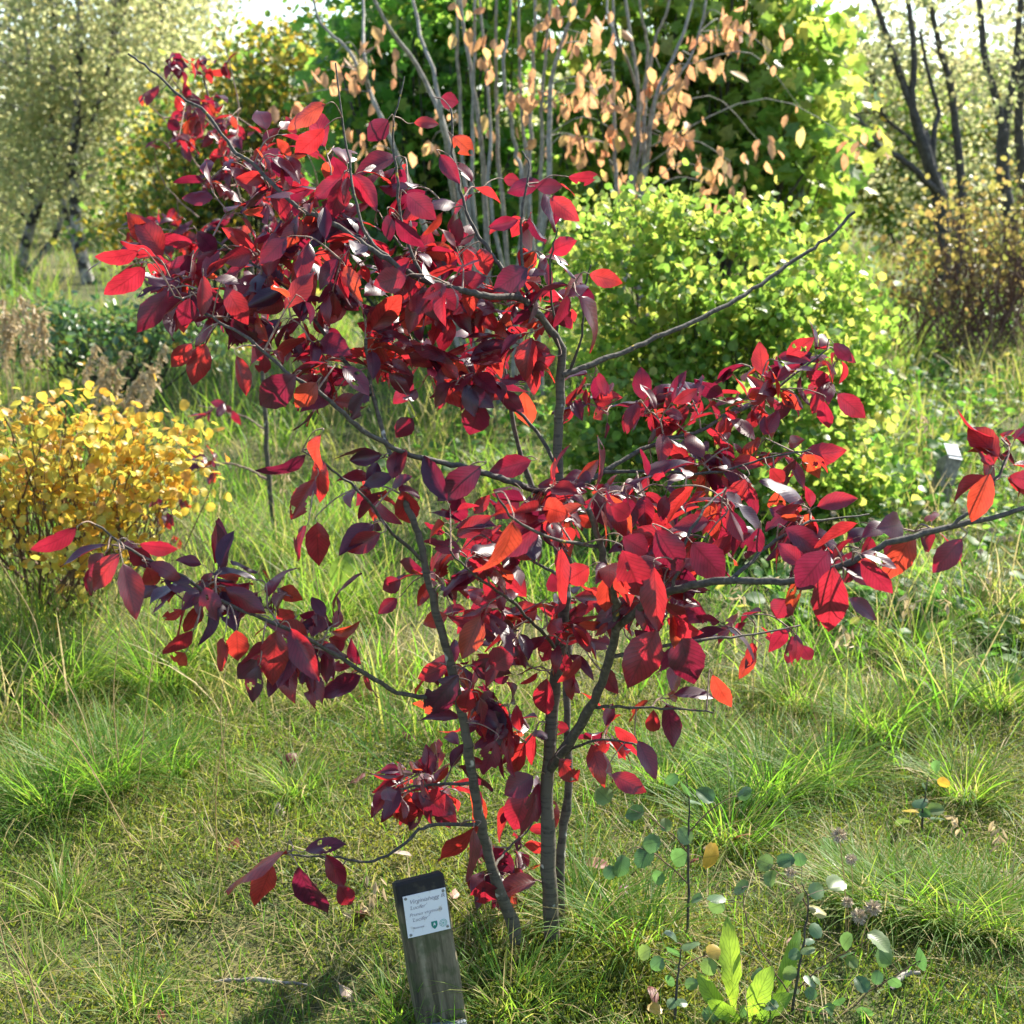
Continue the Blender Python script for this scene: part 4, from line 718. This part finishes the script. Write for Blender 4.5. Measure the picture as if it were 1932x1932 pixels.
def grass():
    g = MB()
    # short turf
    for n, y0, y1, l0, l1, wd, m in ((70000, 1.75, 4.2, .03, .11, .0022, .5), (50000, 4.0, 8.5, .06, .2, .0035, 1.0), (50000, 8.2, 16, .12, .34, .007, 3), (40000, 15, 46, .15, .4, .018, 14)):
        x, y = scatter(n, y0, y1, m, .8); pn = noise2(x, y, 2.2, 2); keep = U(0, 1, n) < .55 + .45 * noise2(x, y, 3.5, 5); x, y, pn = x[keep], y[keep], pn[keep]; n = len(x)
        rnd = np.clip(.36 + .22 * pn + rng.normal(0, .17, n) + (U(0, 1, n) < .15) * .38 + .08 * (y > 4), 0, .99)
        blades(g, on_ground(x, y), U(l0, l1, n), wd * U(.6, 1.4, n), U(0, 6.28, n), np.abs(rng.normal(.45, .3, n)), U(.1, 1.3, n), rnd, 3 if y1 < 9 else 2)
    # tussocks: px, py, count, length, tint
    T = [(200, 1480, 500, .26, .30), (90, 1520, 350, .25, .32), (320, 1450, 220, .22, .25), (120, 1300, 400, .36, .38), (300, 1290, 400, .34, .30), (60, 1180, 350, .4, .5), (420, 1230, 260, .3, .3), (1450, 1500, 500, .26, .33), (1560, 1480, 350, .22, .36), (1380, 1580, 250, .25, .3),
         (1690, 1730, 650, .2, .42), (1800, 1750, 600, .2, .40), (1620, 1700, 350, .2, .5), (1900, 1760, 400, .2, .42), (1100, 1740, 200, .24, .28), (1200, 1780, 160, .24, .3), (960, 1900, 130, .2, .35), (760, 1920, 90, .16, .35), (1820, 1500, 300, .22, .4), (1650, 1380, 350, .22, .4), (1880, 1330, 400, .26, .42),
         (1250, 1480, 260, .22, .35), (620, 1340, 260, .2, .62), (700, 1300, 240, .2, .66), (560, 1500, 200, .16, .5), (120, 1720, 140, .17, .5), (250, 1900, 90, .14, .45), (380, 1720, 90, .12, .6), (60, 1850, 80, .16, .5), (1500, 1330, 300, .22, .42), (640, 1180, 300, .3, .3), (560, 1060, 350, .35, .32), (700, 1130, 250, .3, .35), (1720, 1240, 300, .3, .42), (1850, 1180, 350, .32, .42), (1750, 1130, 300, .3, .5), (1330, 1420, 220, .2, .45)]
    for px, py, n, Lm, tint in T:
        c = ground(px, py); r = Lm * .32; a = U(0, 6.28, n); rr = np.sqrt(U(0, 1, n)) * r; x = c[0] + rr * np.cos(a); y = c[1] + rr * np.sin(a)
        blades(g, on_ground(x, y), Lm * U(.5, 1.25, n), .0032 * U(.6, 1.3, n), a + rng.normal(0, .7, n), .15 + rr / r * .45 + np.abs(rng.normal(0, .15, n)), U(.2, 1.5, n), np.clip(tint + rng.normal(0, .13, n) + (U(0, 1, n) < .15) * .4, 0, .99), 4)
    # taller rough meadow grass further off
    for n, y0, y1, L0, L1 in ((9000, 3.6, 7, .15, .42), (9000, 7, 13, .25, .6), (5000, 13, 22, .3, .8)):
        k = n // 40; cx, cy = scatter(k, y0, y1, 1.2, .9); i = rng.integers(0, k, n); x = cx[i] + rng.normal(0, .09, n); y = cy[i] + rng.normal(0, .09, n); tint = U(.25, .8, k)[i]
        blades(g, on_ground(x, y), U(L0, L1, n), .004 * U(.6, 1.3, n) * (1 + .12 * y0), U(0, 6.28, n), np.abs(rng.normal(.3, .2, n)), U(.1, 1.2, n), np.clip(tint + rng.normal(0, .12, n), 0, .99), 4)
    link('grass', g.mesh('grass'), M['grass'], None, 'stuff'); tag(bpy.data.objects['grass'], 'green and straw-coloured meadow grass covering the ground', 'grass')
    # dead thatch lying flat
    th = MB(); n = 13000; x, y = scatter(n, 1.75, 6, .5, .8); keep = noise2(x, y, 2.6, 7) > -.3; x, y = x[keep], y[keep]; n = len(x)
    blades(th, on_ground(x, y) + [0, 0, .012], U(.06, .22, n), .0022 * U(.5, 1.3, n), U(0, 6.28, n), U(1.1, 1.5, n), U(-.3, .25, n), U(.72, .99, n), 3)
    link('thatch', th.mesh('thatch'), M['grass'], None, 'stuff'); tag(bpy.data.objects['thatch'], 'dead straw thatch lying flat among the living grass', 'dead grass')
    # moss
    ms = MB(); n = 290000; x, y = scatter(n, 1.75, 4.4, .5, .85); keep = noise2(x, y, 3.2, 9) + rng.normal(0, .3, n) > -.25; x, y = x[keep], y[keep]; n = len(x)
    extra = [(1090, 1850, 9000, .11), (1000, 1880, 6000, .09), (1180, 1870, 5000, .08), (250, 1870, 3000, .14), (960, 1720, 1500, .1)]
    for px, py, k, r in extra:
        c = ground(px, py); x = np.concatenate([x, c[0] + rng.normal(0, r, k)]); y = np.concatenate([y, c[1] + rng.normal(0, r, k)])
    n = len(x); P = on_ground(x, y); P[:, 2] += U(0, .02, n) + .012 * np.clip(noise2(x, y, 9, 4), 0, 1); Yd = rng.normal(0, .7, (n, 3)) + [0, 0, .9]; X, Y, Z = frame(Yd, rng.normal(0, 1, (n, 3)), U(.006, .013, n))
    ms.inst((HEX[0][[0, 1, 3, 5]], np.array([(0, 1, 2, 3)]), HEX[2], HEX[3][[0, 1, 3, 5]]), P, X, Y, Z, np.clip(.5 + .25 * noise2(x, y, 4, 1) + rng.normal(0, .18, n), 0, 1))
    link('moss', ms.mesh('moss'), M['moss'], None, 'stuff'); tag(bpy.data.objects['moss'], 'yellow-green moss cushions between the grass blades', 'moss')
    # leafy herbs of the rough meadow, right side mostly
    hb = MB(); pos = []; 
    for px, py, rx, ry, k, h in ((1500, 1120, 160, 60, 260, .2), (1680, 1130, 120, 60, 160, .2), (1420, 980, 150, 50, 320, .3), (1650, 1000, 120, 60, 300, .28), (1750, 850, 150, 90, 420, .3), (1880, 1000, 100, 120, 300, .25), (1250, 1010, 150, 50, 200, .25), (1700, 760, 180, 60, 400, .35), (1880, 720, 120, 60, 350, .4), (900, 900, 200, 60, 260, .25), (1720, 1180, 150, 40, 160, .16), (1200, 900, 200, 60, 300, .4), (1560, 930, 200, 50, 300, .4), (1800, 640, 160, 30, 300, .5), (1600, 1150, 60, 30, 60, .1), (1050, 830, 200, 50, 260, .4), (1880, 1220, 90, 60, 120, .12)):
        for _ in range(k // 5):
            c = ground(px + rx * rng.normal(0, .6), py + ry * rng.normal(0, .6) )
            for j in range(5): pos.append(c + np.array([rng.normal(0, .05), rng.normal(0, .05), U(.25, 1) * h * .7]))
    pos = np.array(pos); n = len(pos); X, Y, Z = frame(rng.normal(0, 1, (n, 3)) * [1, 1, .4], rng.normal(0, .35, (n, 3)) + [0, -.1, .9], U(.03, .075, n)); rn = U(0, 1, n)
    for t in range(3):
        k = np.arange(n) % 3 == t; hb.inst(ROUND_T[t], pos[k], X[k], Y[k], Z[k], rn[k])
    for p in pos[::2]: hb.tube(np.array([[p[0] + rng.normal(0, .015), p[1] + rng.normal(0, .015), float(gz(p[0], p[1]))], p]), .0012, 3, .2, cap=False)
    link('meadow_herbs', hb.mesh('meadow_herbs'), M['herb'], None, 'stuff'); tag(bpy.data.objects['meadow_herbs'], 'low leafy green meadow herbs beneath and around the lime bush', 'herbs')
grass()

# ------------------------------------------------------------------ dry stalks, seed heads
def stalk_thing(px, py, tx, ty, label, group, plume=.12, Yoff=0., r=.0016, seeds=26):
    b0 = ground(px, py); top = at(tx, ty, b0[1] + Yoff); root = thing('dry_grass_stalk', label, 'grass stalk', b0, group)
    L = np.linalg.norm(top - b0); mid = (b0 + top) / 2 + np.array([rng.normal(0, .03), rng.normal(0, .03), .03]) * L * 1.5
    P = smooth_path([b0 - [0, 0, .01], mid, top], 7); b = MB(); b.tube(P, np.linspace(r, r * .5, len(P)), 5); link('stem', b.mesh('stem', b0), M['straw'], root)
    if plume:
        pm = MB(); dv = nrm(P[-1] - P[-2]); k = seeds; pos = []; Yd = []
        for i in range(k):
            t = i / k; c = P[-1] - dv * plume * t + np.array([0, 0, -.0]) + rng.normal(0, .004 + .016 * t, 3); c[2] -= .02 * U(0, 1) * t; pos.append(c); Yd.append(dv * .4 + rng.normal(0, .35, 3) + [0, 0, -.9])
        X, Y, Z = frame(np.array(Yd), rng.normal(0, 1, (k, 3)), U(.018, .036, k) * (1.5 if r > .002 else 1), .55); pm.inst(HEX, np.array(pos), X, Y, Z, U(0, 1, k)); link('plume', pm.mesh('plume', b0), M['straw'], root, 'stuff')
G1 = 'dry grass plumes behind the golden shrub'
for a in [(10, 830, 5, 560), (30, 840, 25, 580), (55, 850, 62, 575), (75, 850, 78, 600), (150, 880, 210, 690), (130, 870, 180, 650), (170, 880, 235, 660), (200, 890, 270, 700), (230, 900, 285, 690), (15, 835, 40, 555), (190, 890, 255, 720), (215, 900, 310, 650), (240, 905, 275, 730), (95, 850, 80, 580), (-20, 840, -15, 570), (20, 830, 15, 600), (45, 845, 50, 615), (5, 840, 20, 620), (65, 850, 45, 565), (35, 840, 8, 590), (140, 880, 195, 670), (160, 880, 225, 710), (185, 890, 290, 720)]:
    stalk_thing(*a, 'tall straw-coloured grass stalk with a drooping plume behind the golden shrub', G1, .22, 0, .0026, 70)
G2 = 'bent straw stalks leaning in the turf beside the green tussocks'
for a in [(80, 1930, -5, 1720), (55, 1935, -20, 1640), (190, 1480, 95, 1230), (230, 1500, 230, 1160), (255, 1520, 300, 1160), (430, 1480, 430, 1230), (260, 1600, 60, 1300), (90, 1350, 0, 1060), (410, 1640, 432, 1330), (60, 1480, 100, 1330)]:
    stalk_thing(*a, 'single thin bent straw stalk leaning in the turf beside green tussocks', G2, 0, 0, .0018)
for a, l in [((500, 1030, 535, 880), 'nodding grass plume by the thin sapling stem'), ((640, 1750, 716, 1660), 'short straw plume close to the wooden label post')]:
    stalk_thing(*a, l, None, .07, 0, .0013, 16)
G3 = 'thin pale grass stalks rising in front of the meadow herbs'
for a in [(1810, 1350, 1700, 1010), (1790, 1180, 1740, 780), (1560, 1420, 1490, 1050), (1850, 1640, 1800, 1540), (1890, 1640, 1880, 1550), (1420, 1360, 1395, 1100), (1640, 1320, 1660, 1080), (1760, 1300, 1780, 1100), (1680, 1380, 1590, 1180), (1860, 1290, 1870, 1080), (1720, 1350, 1710, 1120)]:
    stalk_thing(*a, 'thin pale grass stalk rising in front of the meadow herbs', G3, .05, 0, .0013, 12)
def seed_head(px, py, tx, ty, label, group, rad=.008, Yoff=0):
    b0 = ground(px, py); top = at(tx, ty, b0[1] + Yoff); root = thing('seed_head_stalk', label, 'flower', b0, group); b = MB()
    P = smooth_path([b0 - [0, 0, .01], (b0 + top) / 2 + rng.normal(0, .012, 3), top], 5); b.tube(P, np.linspace(.0014, .0009, len(P)), 5); link('stem', b.mesh('stem', b0), M['straw'], root)
    h = MB(); k = 150; d = nrm(rng.normal(0, 1, (k, 3)) + [0, 0, .25]); X, Y, Z = frame(d, rng.normal(0, 1, (k, 3)), rad * U(.8, 1.2, k), .2); h.inst(HEX, top + d * rad * .25, X, Y, Z, U(0, 1, k)); link('seed_head', h.mesh('seed_head', b0), M['seed'], root)
G4 = 'small round brown seed heads on thin stalks beyond the long right branch'
for i in range(34):
    x = U(1560, 1930); y = U(955, 1060); seed_head(x + rng.normal(0, 10), y + U(90, 170), x, y, 'small round brown seed head on a thin stalk beyond the long right branch', G4, .010, 0)
for kx, ky, bx, by, r, l in ((940, 920, 980, 1500, .014, 'fluffy cream seed head, the tallest beside the young birch seedlings'), (1005, 1050, 1000, 1420, .011, 'brown bristly seed head just under the cream fluffy one'), (680, 1120, 800, 1480, .010, 'flat pinkish-brown seed head nodding over the seedling leaves'), (1120, 1310, 1090, 1560, .015, 'grey fluffy seed head low against the sunlit tussock'), (1050, 1355, 1050, 1580, .014, 'grey-brown fluffy seed head, lowest of the group by the sunlit tussock'), (985, 1280, 980, 1560, .010, 'small pinkish seed head beside the grey fluffy ones')):
    t = cp('I', kx, ky); bb = cp('I', bx, by); seed_head(bb[0], min(bb[1], 1890), t[0], t[1], l, None, r)

# ------------------------------------------------------------------ birch seedlings, dandelion, dock, sticks, fallen leaves
def seedling(label, base_px, stem, sides, leaves, Y=None):
    b0 = ground(*base_px); Y = b0[1]; root = thing('birch_seedling', label, 'seedling', b0, 'birch seedlings in the foreground grass')
    nodes = []
    for k, pts in enumerate([stem] + sides):
        P = smooth_path([at(*cp('I', x, y), Y + d) for x, y, d in pts], 5, .0008)
        if k == 0: P = np.vstack([b0 - [0, 0, .02], P])
        b = MB(); b.tube(P, np.linspace(.0032 if k == 0 else .0016, .0009, len(P)), 6); link('stem' if k == 0 else 'twig', b.mesh('stem', b0), M['brown_stem'] if k else M['dark_bark'], root); nodes += list(P)
    nd = np.array(nodes); ms = [tmesh(t, 'leaf') for t in ROUND_T]; pt = MB()
    for i, (x, y, s) in enumerate(leaves):
        cx, cy = cp('I', x, y); _, sx, sy, _ = in_view(nd); q = nd[np.argmin((sx - cx) ** 2 + (sy - cy) ** 2)]
        c = at(cx, cy, q[1] + rng.normal(0, .012)); size = s * .35155 / FP * Y * 1.3; yd = nrm(nrm(c - q) + rng.normal(0, .3, 3)); b = c - yd * size * .5
        nh = nrm(nrm(CAM - c) * .9 + np.array([.05, .1, .45]) + rng.normal(0, .4, 3)); X, Yv, Z = frame(yd, nh, size)
        place('leaf', ms[i % 3], M['sap'], root, b, X, Yv, Z); pt.tube(np.array([q, (q + b) / 2 + [0, 0, .002], b]), .0006, 3, cap=False)
    link('petioles', pt.mesh('petioles', b0), M['twig'], root, 'stuff')
seedling('upright birch seedling with scalloped grey-green leaves in front of the red shrub', cp('I', 125, 1490), [(128, 1400, 0), (130, 1000, 0), (135, 760, 0), (110, 560, 0)], [[(130, 1020, 0), (60, 930, -.01), (-80, 820, -.02)], [(135, 900, 0), (230, 800, .01), (350, 720, .02)], [(128, 1180, 0), (-20, 1040, -.02), (-150, 980, -.03)]],
    [(110, 660, 110), (220, 700, 100), (430, 690, 80), (110, 920, 90), (75, 1040, 110), (265, 1035, 140), (170, 745, 70), (140, 800, 55), (-70, 960, 100), (-110, 1040, 110), (-230, 1090, 110), (-330, 700, 100), (-160, 800, 100), (10, 860, 70), (-290, 1120, 70), (-30, 1150, 80), (40, 620, 70)])
seedling('short dark-stemmed birch seedling with a few orange-yellow leaves near the moss', (1274, 1940), [(60, 1860, 0), (75, 1650, 0), (95, 1510, 0)], [[(80, 1640, 0), (140, 1600, .01), (230, 1560, .02)]],
    [(60, 1550, 110), (40, 1460, 90), (140, 1500, 100), (50, 1640, 80), (240, 1630, 100), (270, 1540, 80), (50, 1820, 80), (100, 1820, 60), (-40, 1610, 80), (30, 1700, 70), (-110, 1550, 90), (150, 1720, 70), (-50, 1850, 80)])
seedling('spreading birch seedling with many small rounded grey-green leaves beside the dandelion', cp('I', 690, 1890), [(690, 1850, 0), (720, 1650, 0), (760, 1450, 0), (770, 1270, 0), (740, 1180, 0)], [[(720, 1740, 0), (830, 1640, -.01), (940, 1570, -.02), (1080, 1490, -.03)], [(690, 1850, 0), (950, 1880, -.02), (1100, 1760, -.04), (1380, 1590, -.05)], [(680, 1780, 0), (560, 1600, .02), (450, 1400, .04), (420, 1200, .05)], [(770, 1300, 0), (700, 1200, .01), (560, 1080, .02)], [(690, 1870, 0), (600, 1900, -.02), (540, 1820, -.03)]],
    [(540, 1065, 100), (655, 1055, 90), (730, 1050, 70), (410, 1200, 100), (570, 1150, 90), (715, 1255, 85), (820, 1215, 95), (930, 1175, 120), (830, 1320, 95), (980, 1485, 95), (1160, 1490, 130), (1190, 1570, 110), (1380, 1580, 120), (1060, 1715, 90), (1140, 1680, 70), (1080, 1870, 90), (700, 1560, 70), (770, 1530, 80), (690, 1760, 70), (860, 1620, 100), (980, 1550, 90), (940, 1810, 75), (890, 1850, 70), (790, 1700, 80), (790, 1770, 70), (670, 1660, 90), (490, 1660, 80), (840, 1870, 60), (570, 1830, 90), (420, 1870, 70), (1240, 1710, 70), (780, 1880, 80), (690, 1900, 90), (250, 1880, 90), (450, 1490, 80), (820, 1430, 80), (780, 1490, 60), (1010, 1600, 70), (820, 1690, 60), (280, 1300, 90), (170, 1260, 70), (280, 1250, 100), (890, 1930, 80), (640, 1830, 60)])
seedling('small side seedling with narrow blue-green leaves in the grass beyond the sunlit tussock', cp('I', 1385, 930), [(1385, 880, 0), (1395, 740, 0), (1420, 600, 0)], [], [(1400, 670, 70), (1460, 550, 70), (1370, 740, 80), (1320, 790, 80), (1460, 780, 80), (1280, 840, 80), (1470, 830, 70), (1400, 800, 60), (1500, 640, 60)])
DL = [big_leaf(12, 4, .26, .25, .05, .25, seed=31, shape='lance', serr=.16), big_leaf(12, 4, .3, .15, .1, .4, seed=32, shape='lance', serr=.2)]
def rosette(name, label, base_px, leaves, mat, cat):
    b0 = ground(*base_px); root = thing(name, label, cat, b0); ms = [tmesh(t, 'leaf') for t in DL]
    for i, (bx, by, tx, ty, dy, ln) in enumerate(leaves):
        b = b0 + np.array([(bx - base_px[0]) / FP * 2.4, rng.normal(0, .01), .0]); t = at(tx, ty, b0[1] + dy); X, Y, Z = frame(t - b, nrm(CAM - b) + [rng.normal(0, .3), 0, .2], np.linalg.norm(t - b) * 1.05); place('leaf', ms[i % 2], mat, root, b, X * ln, Y, Z)
rosette('dandelion', 'dandelion rosette with upright translucent bright green toothed leaves among the seedlings', (1405, 1925), [(1385, 1930, 1375, 1745, .02, .85), (1470, 1930, 1500, 1755, .04, .6), (1370, 1935, 1325, 1850, -.03, 1.1), (1410, 1930, 1440, 1850, -.05, 1.2), (1400, 1930, 1350, 1900, -.06, 1.2), (1420, 1930, 1480, 1880, -.04, 1.2)], M['dandelion'], 'dandelion')
rosette('dock_plant', 'dock with large pale grey-green leaves half hidden behind the left stem', (660, 1175), [(650, 1170, 550, 1130, .1, 1.5), (670, 1170, 635, 1055, -.05, 1.6), (690, 1175, 720, 1160, -.2, 1.6), (660, 1170, 640, 1120, .15, 1.4)], M['herb'], 'dock')
rosette('plantain', 'broad bright green leaf clump in front of the grey board', (1600, 1680), [(1600, 1680, 1555, 1560, .12, 1.3), (1605, 1680, 1645, 1600, .1, 1.3), (1600, 1680, 1560, 1640, -.05, 1.2)], M['dandelion'], 'plantain')
def stick(name, label, pts, r, cat, flat=1.0):
    P = np.array([ground(x, y) + [0, 0, .012 + r] for x, y in pts]); b = MB(); Q = smooth_path(P, 5, .0008); b.tube(Q - P[0], r * (1 - .5 * np.linspace(-1, 1, len(Q)) ** 4) * (1 + .1 * rng.normal(0, 1, len(Q))), 7); o = link(name, b.mesh(name), M['oldwood']); o.location = P[0]; tag(o, label, cat)
stick('dead_stick', 'pale grey dead stick lying in the moss away from the post', [(405, 1866), (470, 1862), (580, 1872)], .0045, 'stick')
stick('dead_stick', 'short curled brown stick lying below the spreading seedling leaves', [cp('I', 1215, 1790), cp('I', 1280, 1715), cp('I', 1370, 1700)], .006, 'stick')
bd = ground(*cp('I', 1110, 1180)); b = MB(); b.box((0, 0, 0), (.105, .011, .02)); o = link('grey_board', b.mesh('grey_board', smooth=False), M['oldwood']); o.location = bd + [0, 0, .018]; o.rotation_euler = (R(25), R(2), R(2)); tag(o, 'weathered grey-green board end lying in the grass behind the cream seed head', 'board')
FT = [tmesh(RED_T[i], 'fallen_leaf') for i in (1, 3, 5, 7)]
GF = 'curled dead leaves fallen in the turf around the red shrub'
for i, (px, py) in enumerate([(672, 1337), (524, 1534), (690, 1478), (1224, 1886), (735, 1635), (600, 1690), (690, 1745), (560, 1440), (980, 1715), (1010, 1760), (520, 1690), (1400, 1430), (1380, 1610), (1340, 1625), (640, 1880), (300, 1930), (1100, 1650), (760, 1400), (860, 1700), (1500, 1790), (450, 1600), (1180, 1690), (1300, 1650), (905, 1650)]):
    p = ground(px, py); o = link('fallen_leaf', FT[i % 4], M['fallen']); o.location = p + [0, 0, .03]; o.rotation_euler = (rng.normal(0, .4), rng.normal(0, .4), U(0, 6.28)); s = U(.045, .075); o.scale = (s, s, s)
    lm = [((650, 1640), 'curled dead leaf fallen in the turf under the lowest left branch'), ((990, 1720), 'curled dead leaf fallen at the foot of the slim red shrub trunks'), ((1350, 1640), 'curled dead leaf fallen in the grass among the birch seedlings'), ((640, 1420), 'curled dead leaf fallen in the straw grass beyond the lowest left branch'), ((400, 1900), 'curled dead leaf fallen in the moss close to the pale grey stick')]
    tag(o, min(lm, key=lambda q: (q[0][0] - px) ** 2 + (q[0][1] - py) ** 2)[1], 'leaf', GF)
